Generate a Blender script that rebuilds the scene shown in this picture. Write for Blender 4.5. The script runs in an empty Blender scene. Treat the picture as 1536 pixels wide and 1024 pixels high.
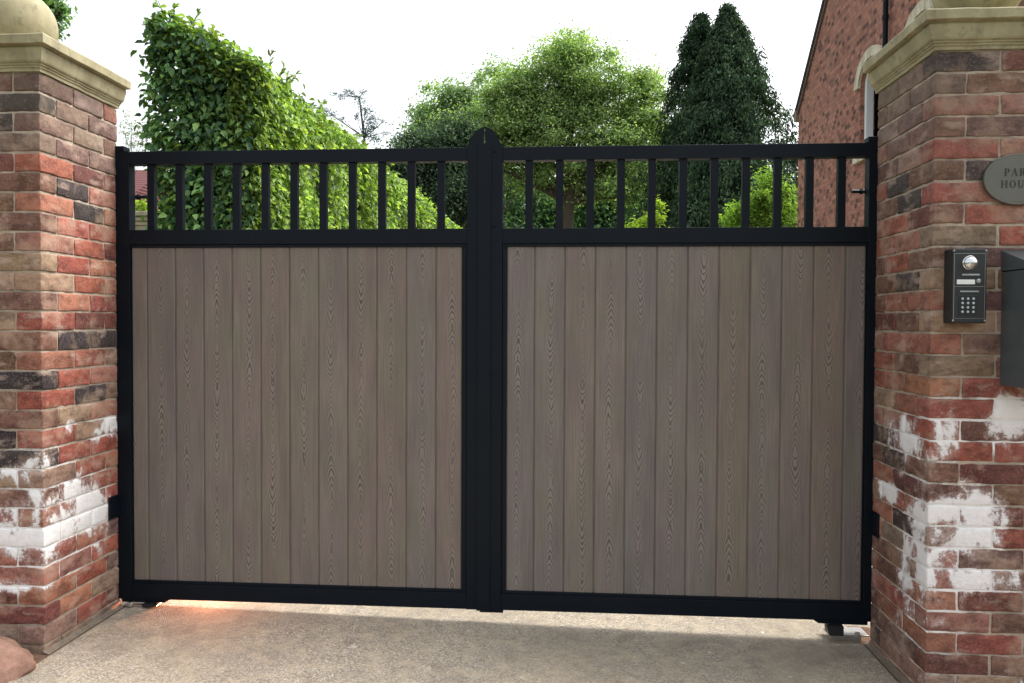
import bpy, bmesh, math, random
import numpy as np
from mathutils import Vector, Matrix
random.seed(7); RNG = np.random.default_rng(7)
scene = bpy.context.scene
COL = scene.collection

# ------------------------------------------------------------------ helpers
def link(o, parent=None):
    COL.objects.link(o)
    if parent is not None: o.parent = parent
    return o
def tag(o, label=None, cat=None, group=None, kind=None):
    if label: o['label'] = label
    if cat: o['category'] = cat
    if group: o['group'] = group
    if kind: o['kind'] = kind
    return o
def empty(name, loc, label=None, cat=None, group=None, rz=0):
    o = bpy.data.objects.new(name, None); o.empty_display_size = .2
    o.location = loc; o.rotation_euler = (0, 0, rz)
    link(o); return tag(o, label, cat, group)
def mesh_obj(name, verts, faces, mat, parent=None, smooth=False, attrs=None, fattrs=None, world=True):
    """verts in world space; moved into the parent's space"""
    me = bpy.data.meshes.new(name)
    V = np.asarray(verts, dtype=np.float32)
    if parent is not None and world:
        V = V - np.array(parent.location, dtype=np.float32)
    if isinstance(faces, np.ndarray):
        n, k = faces.shape
        me.vertices.add(len(V)); me.vertices.foreach_set('co', V.ravel())
        me.loops.add(n * k); me.loops.foreach_set('vertex_index', faces.astype(np.int32).ravel())
        me.polygons.add(n); me.polygons.foreach_set('loop_start', (np.arange(n) * k).astype(np.int32))
        me.update(calc_edges=True)
    else:
        me.from_pydata([tuple(v) for v in V.tolist()], [], faces)
    if attrs:
        for an, (typ, data) in attrs.items():
            a = me.attributes.new(an, typ, 'POINT')
            a.data.foreach_set('color' if typ == 'FLOAT_COLOR' else 'value', np.asarray(data, dtype=np.float32).ravel())
    if smooth:
        me.polygons.foreach_set('use_smooth', [True] * len(me.polygons))
    if mat: me.materials.append(mat)
    me.validate()
    return link(bpy.data.objects.new(name, me), parent)

class MB:
    def __init__(s): s.v = []; s.f = []
    def add(s, v, f):
        o = len(s.v); s.v += [tuple(p) for p in v]; s.f += [tuple(i + o for i in q) for q in f]; return s
    def box(s, x0, x1, y0, y1, z0, z1, b=0.0, m=None):
        bm = bmesh.new(); bmesh.ops.create_cube(bm, size=1)
        for v in bm.verts:
            v.co = Vector(((x0 + x1) / 2 + v.co.x * (x1 - x0), (y0 + y1) / 2 + v.co.y * (y1 - y0), (z0 + z1) / 2 + v.co.z * (z1 - z0)))
        if b > 0: bmesh.ops.bevel(bm, geom=list(bm.edges), offset=b, segments=2, affect='EDGES', profile=.5)
        if m is not None: bm.transform(m)
        bm.verts.ensure_lookup_table(); bm.verts.index_update()
        s.add([v.co[:] for v in bm.verts], [[v.index for v in f.verts] for f in bm.faces]); bm.free(); return s
    def tube(s, pts, radii, n=8, cap=True):
        pts = [Vector(p) for p in pts]; rings = []
        for i, p in enumerate(pts):
            d = (pts[min(i + 1, len(pts) - 1)] - pts[max(i - 1, 0)]).normalized()
            a = d.orthogonal().normalized() if abs(d.z) > .99 else d.cross(Vector((0, 0, 1))).normalized()
            b = d.cross(a)
            rings.append([p + (a * math.cos(2 * math.pi * k / n) + b * math.sin(2 * math.pi * k / n)) * radii[i] for k in range(n)])
        v = [q for r in rings for q in r]; f = []
        for i in range(len(pts) - 1):
            for k in range(n):
                f.append((i * n + k, i * n + (k + 1) % n, (i + 1) * n + (k + 1) % n, (i + 1) * n + k))
        if cap: f += [tuple(range(n))[::-1], tuple(range((len(pts) - 1) * n, len(pts) * n))]
        return s.add(v, f)
    def lathe(s, prof, c, n=32, axis='z'):
        v = []; f = []
        for r, z in prof:
            for k in range(n):
                a = 2 * math.pi * k / n
                p = (r * math.cos(a), r * math.sin(a), z)
                if axis == 'y': p = (p[0], -p[2], p[1])
                v.append((c[0] + p[0], c[1] + p[1], c[2] + p[2]))
        for i in range(len(prof) - 1):
            for k in range(n):
                f.append((i * n + k, i * n + (k + 1) % n, (i + 1) * n + (k + 1) % n, (i + 1) * n + k))
        return s.add(v, f)
    def prism(s, poly, y0, y1, axis='y'):
        n = len(poly)
        P = (lambda a, b, t: (a, t, b)) if axis == 'y' else ((lambda a, b, t: (t, a, b)) if axis == 'x' else (lambda a, b, t: (a, b, t)))
        v = [P(a, b, y0) for a, b in poly] + [P(a, b, y1) for a, b in poly]
        f = [tuple(range(n)), tuple(range(2 * n - 1, n - 1, -1))] + [(i, i + n, (i + 1) % n + n, (i + 1) % n) for i in range(n)]
        return s.add(v, f)
    def build(s, name, mat, parent=None, smooth=False, fix=True):
        o = mesh_obj(name, s.v, s.f, mat, parent, smooth)
        if fix:
            bm = bmesh.new(); bm.from_mesh(o.data); bmesh.ops.recalc_face_normals(bm, faces=bm.faces); bm.to_mesh(o.data); bm.free()
        if smooth:
            o.data.polygons.foreach_set('use_smooth', [True] * len(o.data.polygons))
        return o

# smooth value noise (numpy)
def vnoise(p, seed=0):
    p = np.asarray(p, dtype=np.float64); i = np.floor(p).astype(np.int64); f = p - i; f = f * f * (3 - 2 * f)
    def h(a, b, c):
        n = (a * 374761393 + b * 668265263 + c * 2147483647 + seed * 1442695041) & 0xffffffff
        n = ((n ^ (n >> 13)) * 1274126177) & 0xffffffff
        return ((n ^ (n >> 16)) & 0xffff) / 65535.0
    r = 0
    for dx in (0, 1):
        for dy in (0, 1):
            for dz in (0, 1):
                w = (f[..., 0] if dx else 1 - f[..., 0]) * (f[..., 1] if dy else 1 - f[..., 1]) * (f[..., 2] if dz else 1 - f[..., 2])
                r = r + w * h(i[..., 0] + dx, i[..., 1] + dy, i[..., 2] + dz)
    return r

# ------------------------------------------------------------------ materials
class NT:
    def __init__(s, name):
        s.m = bpy.data.materials.new(name); s.m.use_nodes = True
        s.t = s.m.node_tree; s.t.nodes.clear()
        s.out = s.n('ShaderNodeOutputMaterial')
    def n(s, typ, **kw):
        nd = s.t.nodes.new(typ)
        for k, v in kw.items():
            if k.startswith('_'): nd.inputs[k[1:].replace('_', ' ')].default_value = v
            else: setattr(nd, k, v)
        return nd
    def l(s, a, b): s.t.links.new(a, b)
    def val(s, sock, v):
        if hasattr(v, 'default_value') or hasattr(v, 'is_output'): s.l(v, sock)
        else: sock.default_value = v
    def math(s, op, a, b=0.0, c=None):
        nd = s.n('ShaderNodeMath', operation=op); s.val(nd.inputs[0], a); s.val(nd.inputs[1], b)
        if c is not None: s.val(nd.inputs[2], c)
        return nd.outputs[0]
    def mix(s, fac, a, b, mode='MIX'):
        nd = s.n('ShaderNodeMix', data_type='RGBA', blend_type=mode)
        s.val(nd.inputs[0], fac); s.val(nd.inputs[6], a if not isinstance(a, tuple) else (*a, 1)[:4]); s.val(nd.inputs[7], b if not isinstance(b, tuple) else (*b, 1)[:4])
        return nd.outputs[2]
    def noise(s, vec, scale, detail=3, rough=.55, dim='3D', dist=0):
        nd = s.n('ShaderNodeTexNoise', noise_dimensions=dim); nd.inputs['Scale'].default_value = scale
        nd.inputs['Detail'].default_value = detail; nd.inputs['Roughness'].default_value = rough; nd.inputs['Distortion'].default_value = dist
        if vec is not None: s.l(vec, nd.inputs['Vector'])
        return nd.outputs[0]
    def ramp(s, fac, stops, interp='LINEAR'):
        nd = s.n('ShaderNodeValToRGB'); cr = nd.color_ramp; cr.interpolation = interp
        while len(cr.elements) < len(stops): cr.elements.new(.5)
        for e, (p, c) in zip(cr.elements, stops):
            e.position = p; e.color = (c, c, c, 1) if isinstance(c, (int, float)) else (*c, 1)[:4]
        s.l(fac, nd.inputs[0]); return nd.outputs[0]
    def attr(s, name):
        return s.n('ShaderNodeAttribute', attribute_name=name)
    def obj(s): return s.n('ShaderNodeTexCoord').outputs['Object']
    def mapping(s, vec, scale=(1, 1, 1), loc=(0, 0, 0)):
        nd = s.n('ShaderNodeMapping'); nd.inputs['Scale'].default_value = scale; nd.inputs['Location'].default_value = loc
        s.l(vec, nd.inputs['Vector']); return nd.outputs[0]
    def bump(s, h, strength=.3, dist=.005, normal=None):
        nd = s.n('ShaderNodeBump'); nd.inputs['Strength'].default_value = strength; nd.inputs['Distance'].default_value = dist
        s.l(h, nd.inputs['Height'])
        if normal is not None: s.l(normal, nd.inputs['Normal'])
        return nd.outputs[0]
    def bsdf(s, color, rough=.6, metal=0, normal=None, spec=.5):
        b = s.n('ShaderNodeBsdfPrincipled')
        s.val(b.inputs['Base Color'], color if not isinstance(color, tuple) else (*color, 1)[:4]); s.val(b.inputs['Roughness'], rough)
        b.inputs['Metallic'].default_value = metal; b.inputs['Specular IOR Level'].default_value = spec
        if normal is not None: s.l(normal, b.inputs['Normal'])
        s.l(b.outputs[0], s.out.inputs[0]); s.b = b
        return s.m

def simple(name, c, rough=.5, metal=0, nscale=20, var=.15, bump=.05, spec=.5):
    t = NT(name); o = t.obj(); nz = t.noise(o, nscale, 4)
    dark = tuple(x * (1 - var) for x in c); lite = tuple(min(1, x * (1 + var)) for x in c)
    return t.bsdf(t.mix(nz, dark, lite), rough, metal, t.bump(nz, bump, .002), spec)

def m_paint():   # black powder-coated metal
    t = NT('black_powder_coat'); o = t.obj()
    big = t.noise(o, 2.2, 3); fine = t.noise(o, 600, 2)
    c = t.mix(big, (.0030, .0052, .0085), (.0050, .0085, .0135))
    dust = t.ramp(t.noise(o, 9, 5, .65), [(.55, 0.0), (.8, 1.0)])
    c = t.mix(t.math('MULTIPLY', dust, .06), c, (.05, .05, .05))
    r = t.math('ADD', t.math('MULTIPLY', dust, .15), .42)
    return t.bsdf(c, r, 0, t.bump(fine, .06, .0006), .13)

def m_wood():
    t = NT('composite_oak_board')
    uv = t.n('ShaderNodeAttribute', attribute_name='gu'); vv = t.n('ShaderNodeAttribute', attribute_name='gv'); sd = t.n('ShaderNodeAttribute', attribute_name='seed')
    u, v, s_ = uv.outputs['Fac'], vv.outputs['Fac'], sd.outputs['Fac']
    def comb(a, b, c):
        n = t.n('ShaderNodeCombineXYZ'); t.val(n.inputs[0], a); t.val(n.inputs[1], b); t.val(n.inputs[2], c); return n.outputs[0]
    off = t.math('MULTIPLY', s_, 37.0)
    wob = t.math('MULTIPLY', t.math('SUBTRACT', t.noise(comb(t.math('MULTIPLY', u, 20), t.math('MULTIPLY', v, 9), off), 1.0, 3, .6), .5), .009)
    drift = t.math('MULTIPLY', t.math('SUBTRACT', t.noise(comb(0.0, t.math('MULTIPLY', v, 1.6), off), 1.0, 2, .5), .5), .036)
    au0 = t.math('ABSOLUTE', t.math('ADD', t.math('ADD', u, wob), drift))
    bow = t.math('MULTIPLY', t.math('POWER', t.math('ADD', au0, .0005), 1.45), 14.0)
    flip = t.math('SUBTRACT', t.math('MULTIPLY', t.math('GREATER_THAN', t.noise(comb(0.0, t.math('MULTIPLY', v, .9), t.math('ADD', off, 5.0)), 1.0, 1, .5), .46), 2.0), 1.0)
    warp = t.math('MULTIPLY', t.noise(comb(0.0, t.math('MULTIPLY', v, 4.5), off), 1.0, 4, .65), .24)
    jag = t.math('MULTIPLY', t.noise(comb(t.math('MULTIPLY', u, 260), t.math('MULTIPLY', v, 13), off), 1.0, 3, .65), .020)
    phi = t.math('ADD', t.math('ADD', t.math('MULTIPLY', v, flip), bow), t.math('ADD', warp, jag))
    fr = t.math('FRACT', t.math('DIVIDE', phi, .034))
    ring = t.ramp(fr, [(.0, .15), (.10, 1.0), (.30, .75), (.52, .0), (.9, 0.0), (1.0, .15)])
    au = au0
    fade = t.ramp(au, [(.0, 1.0), (.012, .9), (.021, .30), (.035, .07)])
    gate = t.ramp(t.noise(comb(t.math('MULTIPLY', u, 3), t.math('MULTIPLY', v, 4.5), t.math('ADD', off, 11.0)), 1.0, 2), [(.36, .10), (.62, 1.0)])
    streak = t.noise(comb(t.math('MULTIPLY', u, 330), t.math('MULTIPLY', v, 5), off), 1.0, 4, .65)
    blot = t.noise(comb(t.math('MULTIPLY', u, 12), t.math('MULTIPLY', v, 2.5), off), 1.0, 4, .6)
    base = t.mix(t.ramp(blot, [(.3, 0.), (.7, 1.)]), (.150, .130, .116), (.205, .178, .156))
    hue = t.noise(comb(t.math('MULTIPLY', u, 9), t.math('MULTIPLY', v, 3.2), t.math('ADD', off, 21.0)), 1.0, 3, .6)
    base = t.mix(1.0, base, t.mix(t.ramp(hue, [(.38, 0.), (.62, 1.)]), (1.03, .95, 1.0), (.98, 1.02, .93)), 'MULTIPLY')
    tone = t.ramp(t.n('ShaderNodeAttribute', attribute_name='tone').outputs['Fac'], [(0, (.86, .88, .93)), (.5, (1, .985, .96)), (1, (1.0, .93, .86))])
    base = t.mix(1.0, base, tone, 'MULTIPLY')
    base = t.mix(t.ramp(streak, [(.35, .55), (.60, 0.)]), base, (.095, .078, .067))
    lite = t.math('MULTIPLY', t.math('MULTIPLY', fade, gate), .30)
    base = t.mix(lite, base, (.30, .26, .225))
    k = t.math('MULTIPLY', t.math('MULTIPLY', ring, fade), t.math('MULTIPLY', gate, .95))
    base = t.mix(k, base, (.058, .047, .040))
    h = t.math('SUBTRACT', streak, t.math('MULTIPLY', ring, .5))
    return t.bsdf(base, .62, 0, t.bump(h, .18, .0012), .3)

def m_brick():
    t = NT('reclaimed_brick'); o = t.obj()
    c = t.attr('tint').outputs['Color']; wear = t.n('ShaderNodeAttribute', attribute_name='wear').outputs['Fac']
    hz = t.n('ShaderNodeAttribute', attribute_name='soot').outputs['Fac']
    n1 = t.noise(t.mapping(o, (16, 16, 30)), 1.0, 5, .68); n2 = t.noise(o, 9, 4, .6); n3 = t.noise(o, 130, 4, .7)
    c1 = t.mix(t.ramp(n1, [(.36, .9), (.58, 0.)]), c, t.mix(1.0, c, (.42, .38, .40), 'MULTIPLY'))
    c1 = t.mix(t.ramp(n2, [(.52, 0.), (.70, .60)]), c1, (.43, .30, .21))
    c1 = t.mix(t.ramp(t.noise(t.mapping(o, (7, 7, 16), (3, 5, 1)), 1.0, 4, .6), [(.56, 0.), (.66, .5)]), c1, (.48, .36, .29))
    c1 = t.mix(t.ramp(n3, [(.54, 0.), (.75, .55)]), c1, (.46, .34, .28))
    c1 = t.mix(t.ramp(n3, [(.25, .45), (.42, 0.)]), c1, (.07, .05, .045))
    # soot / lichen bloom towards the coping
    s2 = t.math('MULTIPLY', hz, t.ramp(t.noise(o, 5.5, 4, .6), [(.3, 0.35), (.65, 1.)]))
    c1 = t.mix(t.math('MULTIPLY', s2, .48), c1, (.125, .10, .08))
    # limewash remains
    m = t.math('ADD', t.math('ADD', t.math('MULTIPLY', t.noise(t.mapping(o, (9, 9, 6.5)), 1.0, 4, .55, dist=.9), 1.55), t.math('MULTIPLY', t.noise(o, 40, 5, .85), .95)), t.math('MULTIPLY', t.math('SUBTRACT', wear, 1.44), .85))
    haze = t.ramp(m, [(.42, 0.), (.62, .5)])
    c1 = t.mix(haze, c1, (.56, .45, .41))
    w = t.ramp(m, [(.595, 0.), (.64, .62), (.74, .97)])
    wc = t.mix(t.noise(o, 35, 4, .7), (.72, .69, .67), (.90, .90, .90))
    c2 = t.mix(w, c1, wc)
    h = t.math('ADD', t.math('MULTIPLY', t.noise(o, 60, 5, .7), 1.0), t.math('MULTIPLY', w, .4))
    return t.bsdf(c2, .88, 0, t.bump(h, .8, .006), .25)

def m_mortar():
    t = NT('lime_mortar'); o = t.obj()
    n = t.noise(o, 60, 4, .65); n2 = t.noise(o, 5, 3)
    c = t.mix(n, (.30, .24, .18), (.56, .48, .38)); c = t.mix(t.ramp(n2, [(.4, 0.), (.7, .5)]), c, (.14, .115, .10))
    wear = t.n('ShaderNodeAttribute', attribute_name='wear').outputs['Fac']
    c = t.mix(t.ramp(t.math('MULTIPLY', wear, t.math('ADD', n, .35)), [(.28, 0.), (.5, .95)]), c, (.80, .79, .77))
    return t.bsdf(c, .95, 0, t.bump(n, .8, .006), .2)

def m_stone(name='cast_stone', a=(.26, .23, .135), b=(.39, .355, .225)):
    t = NT(name); o = t.obj()
    n = t.noise(o, 8, 5, .6); f = t.noise(o, 180, 3, .6)
    c = t.mix(t.ramp(n, [(.3, 0.), (.7, 1.)]), a, b)
    st = t.noise(t.mapping(o, (9, 9, 1.2)), 1.0, 4, .6)
    c = t.mix(t.ramp(st, [(.45, 0.), (.68, .55)]), c, (.17, .145, .085))
    c = t.mix(t.ramp(t.noise(o, 30, 4, .7), [(.54, 0.), (.70, .6)]), c, (.13, .12, .09))
    return t.bsdf(c, .85, 0, t.bump(t.math('ADD', f, t.noise(o, 40, 4)), .25, .002), .25)

def m_concrete():
    t = NT('exposed_aggregate'); o = t.obj()
    vor = t.n('ShaderNodeTexVoronoi', feature='F1'); vor.inputs['Scale'].default_value = 190; t.l(o, vor.inputs['Vector'])
    wn = t.n('ShaderNodeSeparateColor'); t.l(vor.outputs['Color'], wn.inputs[0])
    c = t.ramp(wn.outputs[0], [(0, (.17, .135, .095)), (.3, (.31, .27, .21)), (.62, (.375, .33, .265)), (.86, (.45, .405, .33)), (1, (.66, .61, .52))])
    edge = t.ramp(vor.outputs['Distance'], [(.35, 0.), (.75, .35)])
    c = t.mix(edge, c, (.16, .13, .095))
    c = t.mix(t.ramp(t.noise(o, 75, 4, .75), [(.36, .5), (.5, 0.)]), c, (.17, .145, .11)); c = t.mix(t.ramp(t.noise(o, 90, 3, .7), [(.56, 0.), (.68, .45)]), c, (.56, .50, .41))
    big = t.noise(o, 1.6, 5, .6); mid = t.noise(o, 14, 4, .65)
    c = t.mix(t.ramp(big, [(.42, 0.), (.60, .55)]), c, (.20, .18, .145))
    c = t.mix(t.ramp(mid, [(.46, 0.), (.72, .5)]), c, (.50, .41, .28))
    c = t.mix(t.ramp(t.noise(o, 42, 3, .6), [(.66, 0.), (.72, .6)]), c, (.09, .075, .055))
    c = t.mix(t.ramp(t.noise(t.mapping(o, (1.6, .5, 1)), 1.0, 4, .6), [(.45, 0.), (.65, .3)]), c, (.36, .30, .21))
    c = t.mix(t.ramp(t.noise(o, 5.5, 5, .7), [(.56, 0.), (.66, .35)]), c, (.14, .12, .095))
    c = t.mix(t.ramp(t.noise(t.mapping(o, (1, 1, 1), (9, 2, 0)), 16, 3, .5), [(.72, 0.), (.75, .55)]), c, (.66, .60, .50))
    h = t.math('SUBTRACT', t.math('MULTIPLY', mid, .5), vor.outputs['Distance'])
    return t.bsdf(c, .9, 0, t.bump(h, .7, .006), .25)

def m_leaf(name, trans=.35, rough=.5, spec=.35):
    t = NT(name); c = t.attr('tint').outputs['Color']
    b = t.n('ShaderNodeBsdfPrincipled'); t.l(c, b.inputs['Base Color']); b.inputs['Roughness'].default_value = rough; b.inputs['Specular IOR Level'].default_value = spec
    tr = t.n('ShaderNodeBsdfTranslucent'); tc = t.mix(1.0, c, (1.25, 1.35, .62), 'MULTIPLY'); t.l(tc, tr.inputs[0])
    mx = t.n('ShaderNodeMixShader'); mx.inputs[0].default_value = trans
    t.l(b.outputs[0], mx.inputs[1]); t.l(tr.outputs[0], mx.inputs[2]); t.l(mx.outputs[0], t.out.inputs[0])
    return t.m

def m_housebrick():
    t = NT('house_brick'); o = t.obj()
    sp = t.n('ShaderNodeSeparateXYZ'); t.l(o, sp.inputs[0]); cb = t.n('ShaderNodeCombineXYZ')
    t.l(t.math('ADD', sp.outputs[0], sp.outputs[1]), cb.inputs[0]); t.l(sp.outputs[2], cb.inputs[1])
    br = t.n('ShaderNodeTexBrick'); t.l(cb.outputs[0], br.inputs['Vector'])
    br.inputs['Scale'].default_value = 1; br.inputs['Brick Width'].default_value = .118; br.inputs['Row Height'].default_value = .0745
    br.inputs['Mortar Size'].default_value = .006; br.inputs['Mortar Smooth'].default_value = .3
    br.inputs['Color1'].default_value = (0, 0, 0, 1); br.inputs['Color2'].default_value = (1, 1, 1, 1); br.inputs['Mortar'].default_value = (.5, .5, .5, 1)
    br.inputs['Bias'].default_value = 0
    c = t.ramp(br.outputs['Color'], [(0, (.045, .022, .020)), (.13, (.09, .04, .034)), (.22, (.24, .095, .068)), (.5, (.36, .15, .105)), (.8, (.46, .215, .155)), (1, (.28, .115, .085))])
    c = t.mix(t.ramp(t.noise(o, 16, 4, .7), [(.4, .75), (.58, 0.)]), c, t.mix(1.0, c, (.62, .56, .56), 'MULTIPLY'))
    c = t.mix(t.ramp(t.noise(o, 1.2, 4, .6), [(.5, 0.), (.75, .4)]), c, (.40, .25, .18))
    c = t.mix(t.ramp(t.noise(o, 55, 4, .7), [(.42, 0.), (.7, .5)]), c, (.50, .28, .21))
    c = t.mix(br.outputs['Fac'], c, (.24, .15, .12))
    return t.bsdf(c, .9, 0, t.bump(t.math('ADD', t.math('SUBTRACT', 1.0, br.outputs['Fac']), t.noise(o, 24, 4, .7)), 1.0, .015), .2)

PAINT, WOOD, BRICK, MORTAR, STONE, CONC = m_paint(), m_wood(), m_brick(), m_mortar(), m_stone(), m_concrete()
HBRICK = m_housebrick(); FILLET = simple('stained_mortar', (.16, .135, .105), .95, 0, 40, .5, .5, .2)
STEEL = simple('galvanised_steel', (.55, .54, .52), .38, .9, 30, .2)
GREYMETAL = simple('grey_metal_paint', (.060, .075, .082), .30, 0, 6, .25, .03)
BLACKPLASTIC = simple('black_plastic', (.012, .014, .015), .4, 0, 60, .2)
GREYLINE = simple('grey_trim', (.30, .33, .33), .4, .3, 60, .1)
LENS = simple('silver_lens', (.62, .64, .63), .16, .85, 25, .3)
WHITE = simple('white_paint', (.74, .76, .77), .4, 0, 15, .05)
SLATE = simple('roof_slate', (.05, .05, .055), .6, 0, 8, .3, .3)
BARK = simple('bark', (.085, .070, .052), .9, 0, 9, .5, .8, .2)
TWIG = simple('twig', (.10, .085, .07), .9, 0, 20, .4, .3, .2)
RENDERW = simple('render_wall', (.42, .36, .29), .9, 0, 3, .1, .1, .2)

# ------------------------------------------------------------------ ground (slight cross fall to the right)
def gz(x): return -.018 * max(-4., min(4., x)) - .005
def strip(name, xs, ys, dz, mat, label=None, zf=gz):
    xs = list(xs); ys = list(ys)
    v = [(x, y, zf(x) + dz) for y in ys for x in xs]; nx = len(xs)
    f = [(j * nx + i, j * nx + i + 1, (j + 1) * nx + i + 1, (j + 1) * nx + i) for j in range(len(ys) - 1) for i in range(nx - 1)]
    o = mesh_obj(name, v, f, mat); tag(o, label, None, None, 'structure'); return o
def m_ground():
    t = NT('lawn_and_soil'); o = t.obj()
    n = t.noise(o, .7, 5, .6); f = t.noise(o, 35, 5, .7)
    c = t.mix(t.ramp(n, [(.4, 0.), (.6, 1.)]), (.045, .075, .022), (.075, .105, .035)); c = t.mix(t.ramp(f, [(.4, .6), (.6, 0.)]), c, (.03, .045, .016))
    return t.bsdf(c, .95, 0, t.bump(f, .8, .03), .1)
strip('driveway', [-4.2, -2.6, -1, 0, 1.247, 2.4], [.10, 2.5, 6.0, 34], -.005, CONC)
strip('ground', [-400, -60, -4, 4, 60, 400], [-60, -4, 5, 60, 900], -.03, m_ground())
strip('driveway', [-1.972, -1, 0, 1.247], [-14, -4, -1, -.4, .25, 2.5, 6.0, 34], 0, CONC)
t_ = NT('border_soil'); o_ = t_.obj(); n_ = t_.noise(o_, 30, 5, .7)
SOIL = t_.bsdf(t_.mix(n_, (.07, .045, .03), (.24, .14, .095)), .95, 0, t_.bump(n_, 1.0, .02), .2)
strip('border_soil', [-4, -3, -1.976], [-6, -.42, .2], -.004, SOIL)
strip('border_soil', [1.251, 1.9, 4], [-6, -.4, .2], -.004, SOIL)

# mortar fillets at the foot of each pillar (part of the pillars below)
# ------------------------------------------------------------------ brick pillars
RED = (.33, .098, .066); ORG = (.36, .145, .092); PNK = (.35, .160, .118); TAN = (.33, .215, .145); BRN = (.19, .098, .068); DRK = (.050, .040, .041); DRD = (.175, .060, .046); GRB = (.235, .160, .118); PUR = (.175, .095, .083)
CODE = {'r': RED, 'o': ORG, 'p': PNK, 't': TAN, 'b': BRN, 'd': DRK, 'm': DRD, 'g': GRB, 'u': PUR}
# course by course from the coping down: inner side face (drive side) from the front corner backwards / front face from that corner outwards
LEFT_SIDE = ['ugg', 'dgu', 'ugr', 'tuu', 'rmo', 'rdo', 'odr', 'mrr', 'prd', 'tro', 'trd', 'oor', 'ror', 'odd', 'orr', 'drp', 'rdd', 'oto', 'rtr', 'drr', 'trr', 'rmr', 'orm', 'por', 'rou', 'ppr', 'ort', 'uot', 'trg', 'ggg']
LEFT_FRONT = ['um', 'dg', 'ud', 'gt', 'bm', 'bg', 'rb', 'bd', 'mb', 'tb', 'bt', 'bb', 'bt', 'bt', 'mb', 'db', 'tb', 'bb', 'td', 'db', 'rt', 'bp', 'rr', 'bg', 'bo', 'gp', 'mm', 'mr', 'gg', 'gg']
RIGHT_SIDE = ['ggg', 'ggd', 'uug', 'bum', 'gtb', 'bdp', 'bdb', 'mrb', 'rpr', 'brt', 'bdb', 'oor', 'rbm', 'ror', 'ubr', 'ooo', 'oot', 'rod', 'rmd', 'bdr', 'rmo', 'ort', 'gdo', 'rgr', 'gtb', 'obd', 'oro', 'ood', 'bgb', 'ggg', 'ggg']
RIGHT_FRONT = ['dm', 'ub', 'rp', 'gu', 'rp', 'rd', 'rr', 'pr', 'gr', 'bu', 'tb', 'bu', 'tg', 'uu', 'gb', 'gr', 'rb', 'bb', 'rr', 'bm', 'bb', 'rm', 'gr', 'ru', 'rb', 'rm', 'pb', 'pr', 'mb', 'ot', 'gg']
PITCH = .0758
def brick_template(L, W, H, r=.006):
    def line(h, n):
        a = h - r
        return np.concatenate([[-h, -h + r * .35, -a], np.linspace(-a, a, n + 2)[1:-1], [a, h - r * .35, h]])
    ax = [line(L / 2, 6 if L > .15 else 3), line(W / 2, 2), line(H / 2, 2)]
    V = []; F = []; idx = {}
    def vid(i, j, k):
        if (i, j, k) not in idx:
            idx[(i, j, k)] = len(V); V.append((ax[0][i], ax[1][j], ax[2][k]))
        return idx[(i, j, k)]
    n = [len(a) - 1 for a in ax]
    for d in range(3):
        a, b = [x for x in range(3) if x != d]
        for side in (0, n[d]):
            for i in range(n[a]):
                for j in range(n[b]):
                    q = []
                    for (p, s_) in ((i, j), (i + 1, j), (i + 1, j + 1), (i, j + 1)):
                        t = [0, 0, 0]; t[d] = side; t[a] = p; t[b] = s_; q.append(vid(*t))
                    flip = (side == 0) ^ (d == 1)
                    F.append(q[::-1] if flip else q)
    V = np.array(V); half = np.array([L / 2, W / 2, H / 2]) - r
    inner = np.clip(V, -half, half); d = V - inner; ln = np.linalg.norm(d, axis=1, keepdims=True)
    V = np.where(ln > 1e-9, inner + d / np.maximum(ln, 1e-9) * r, V)
    return V, np.array(F)
TEMPL = {'s': brick_template(.2175, .1035, .0682, .0048), }

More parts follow.
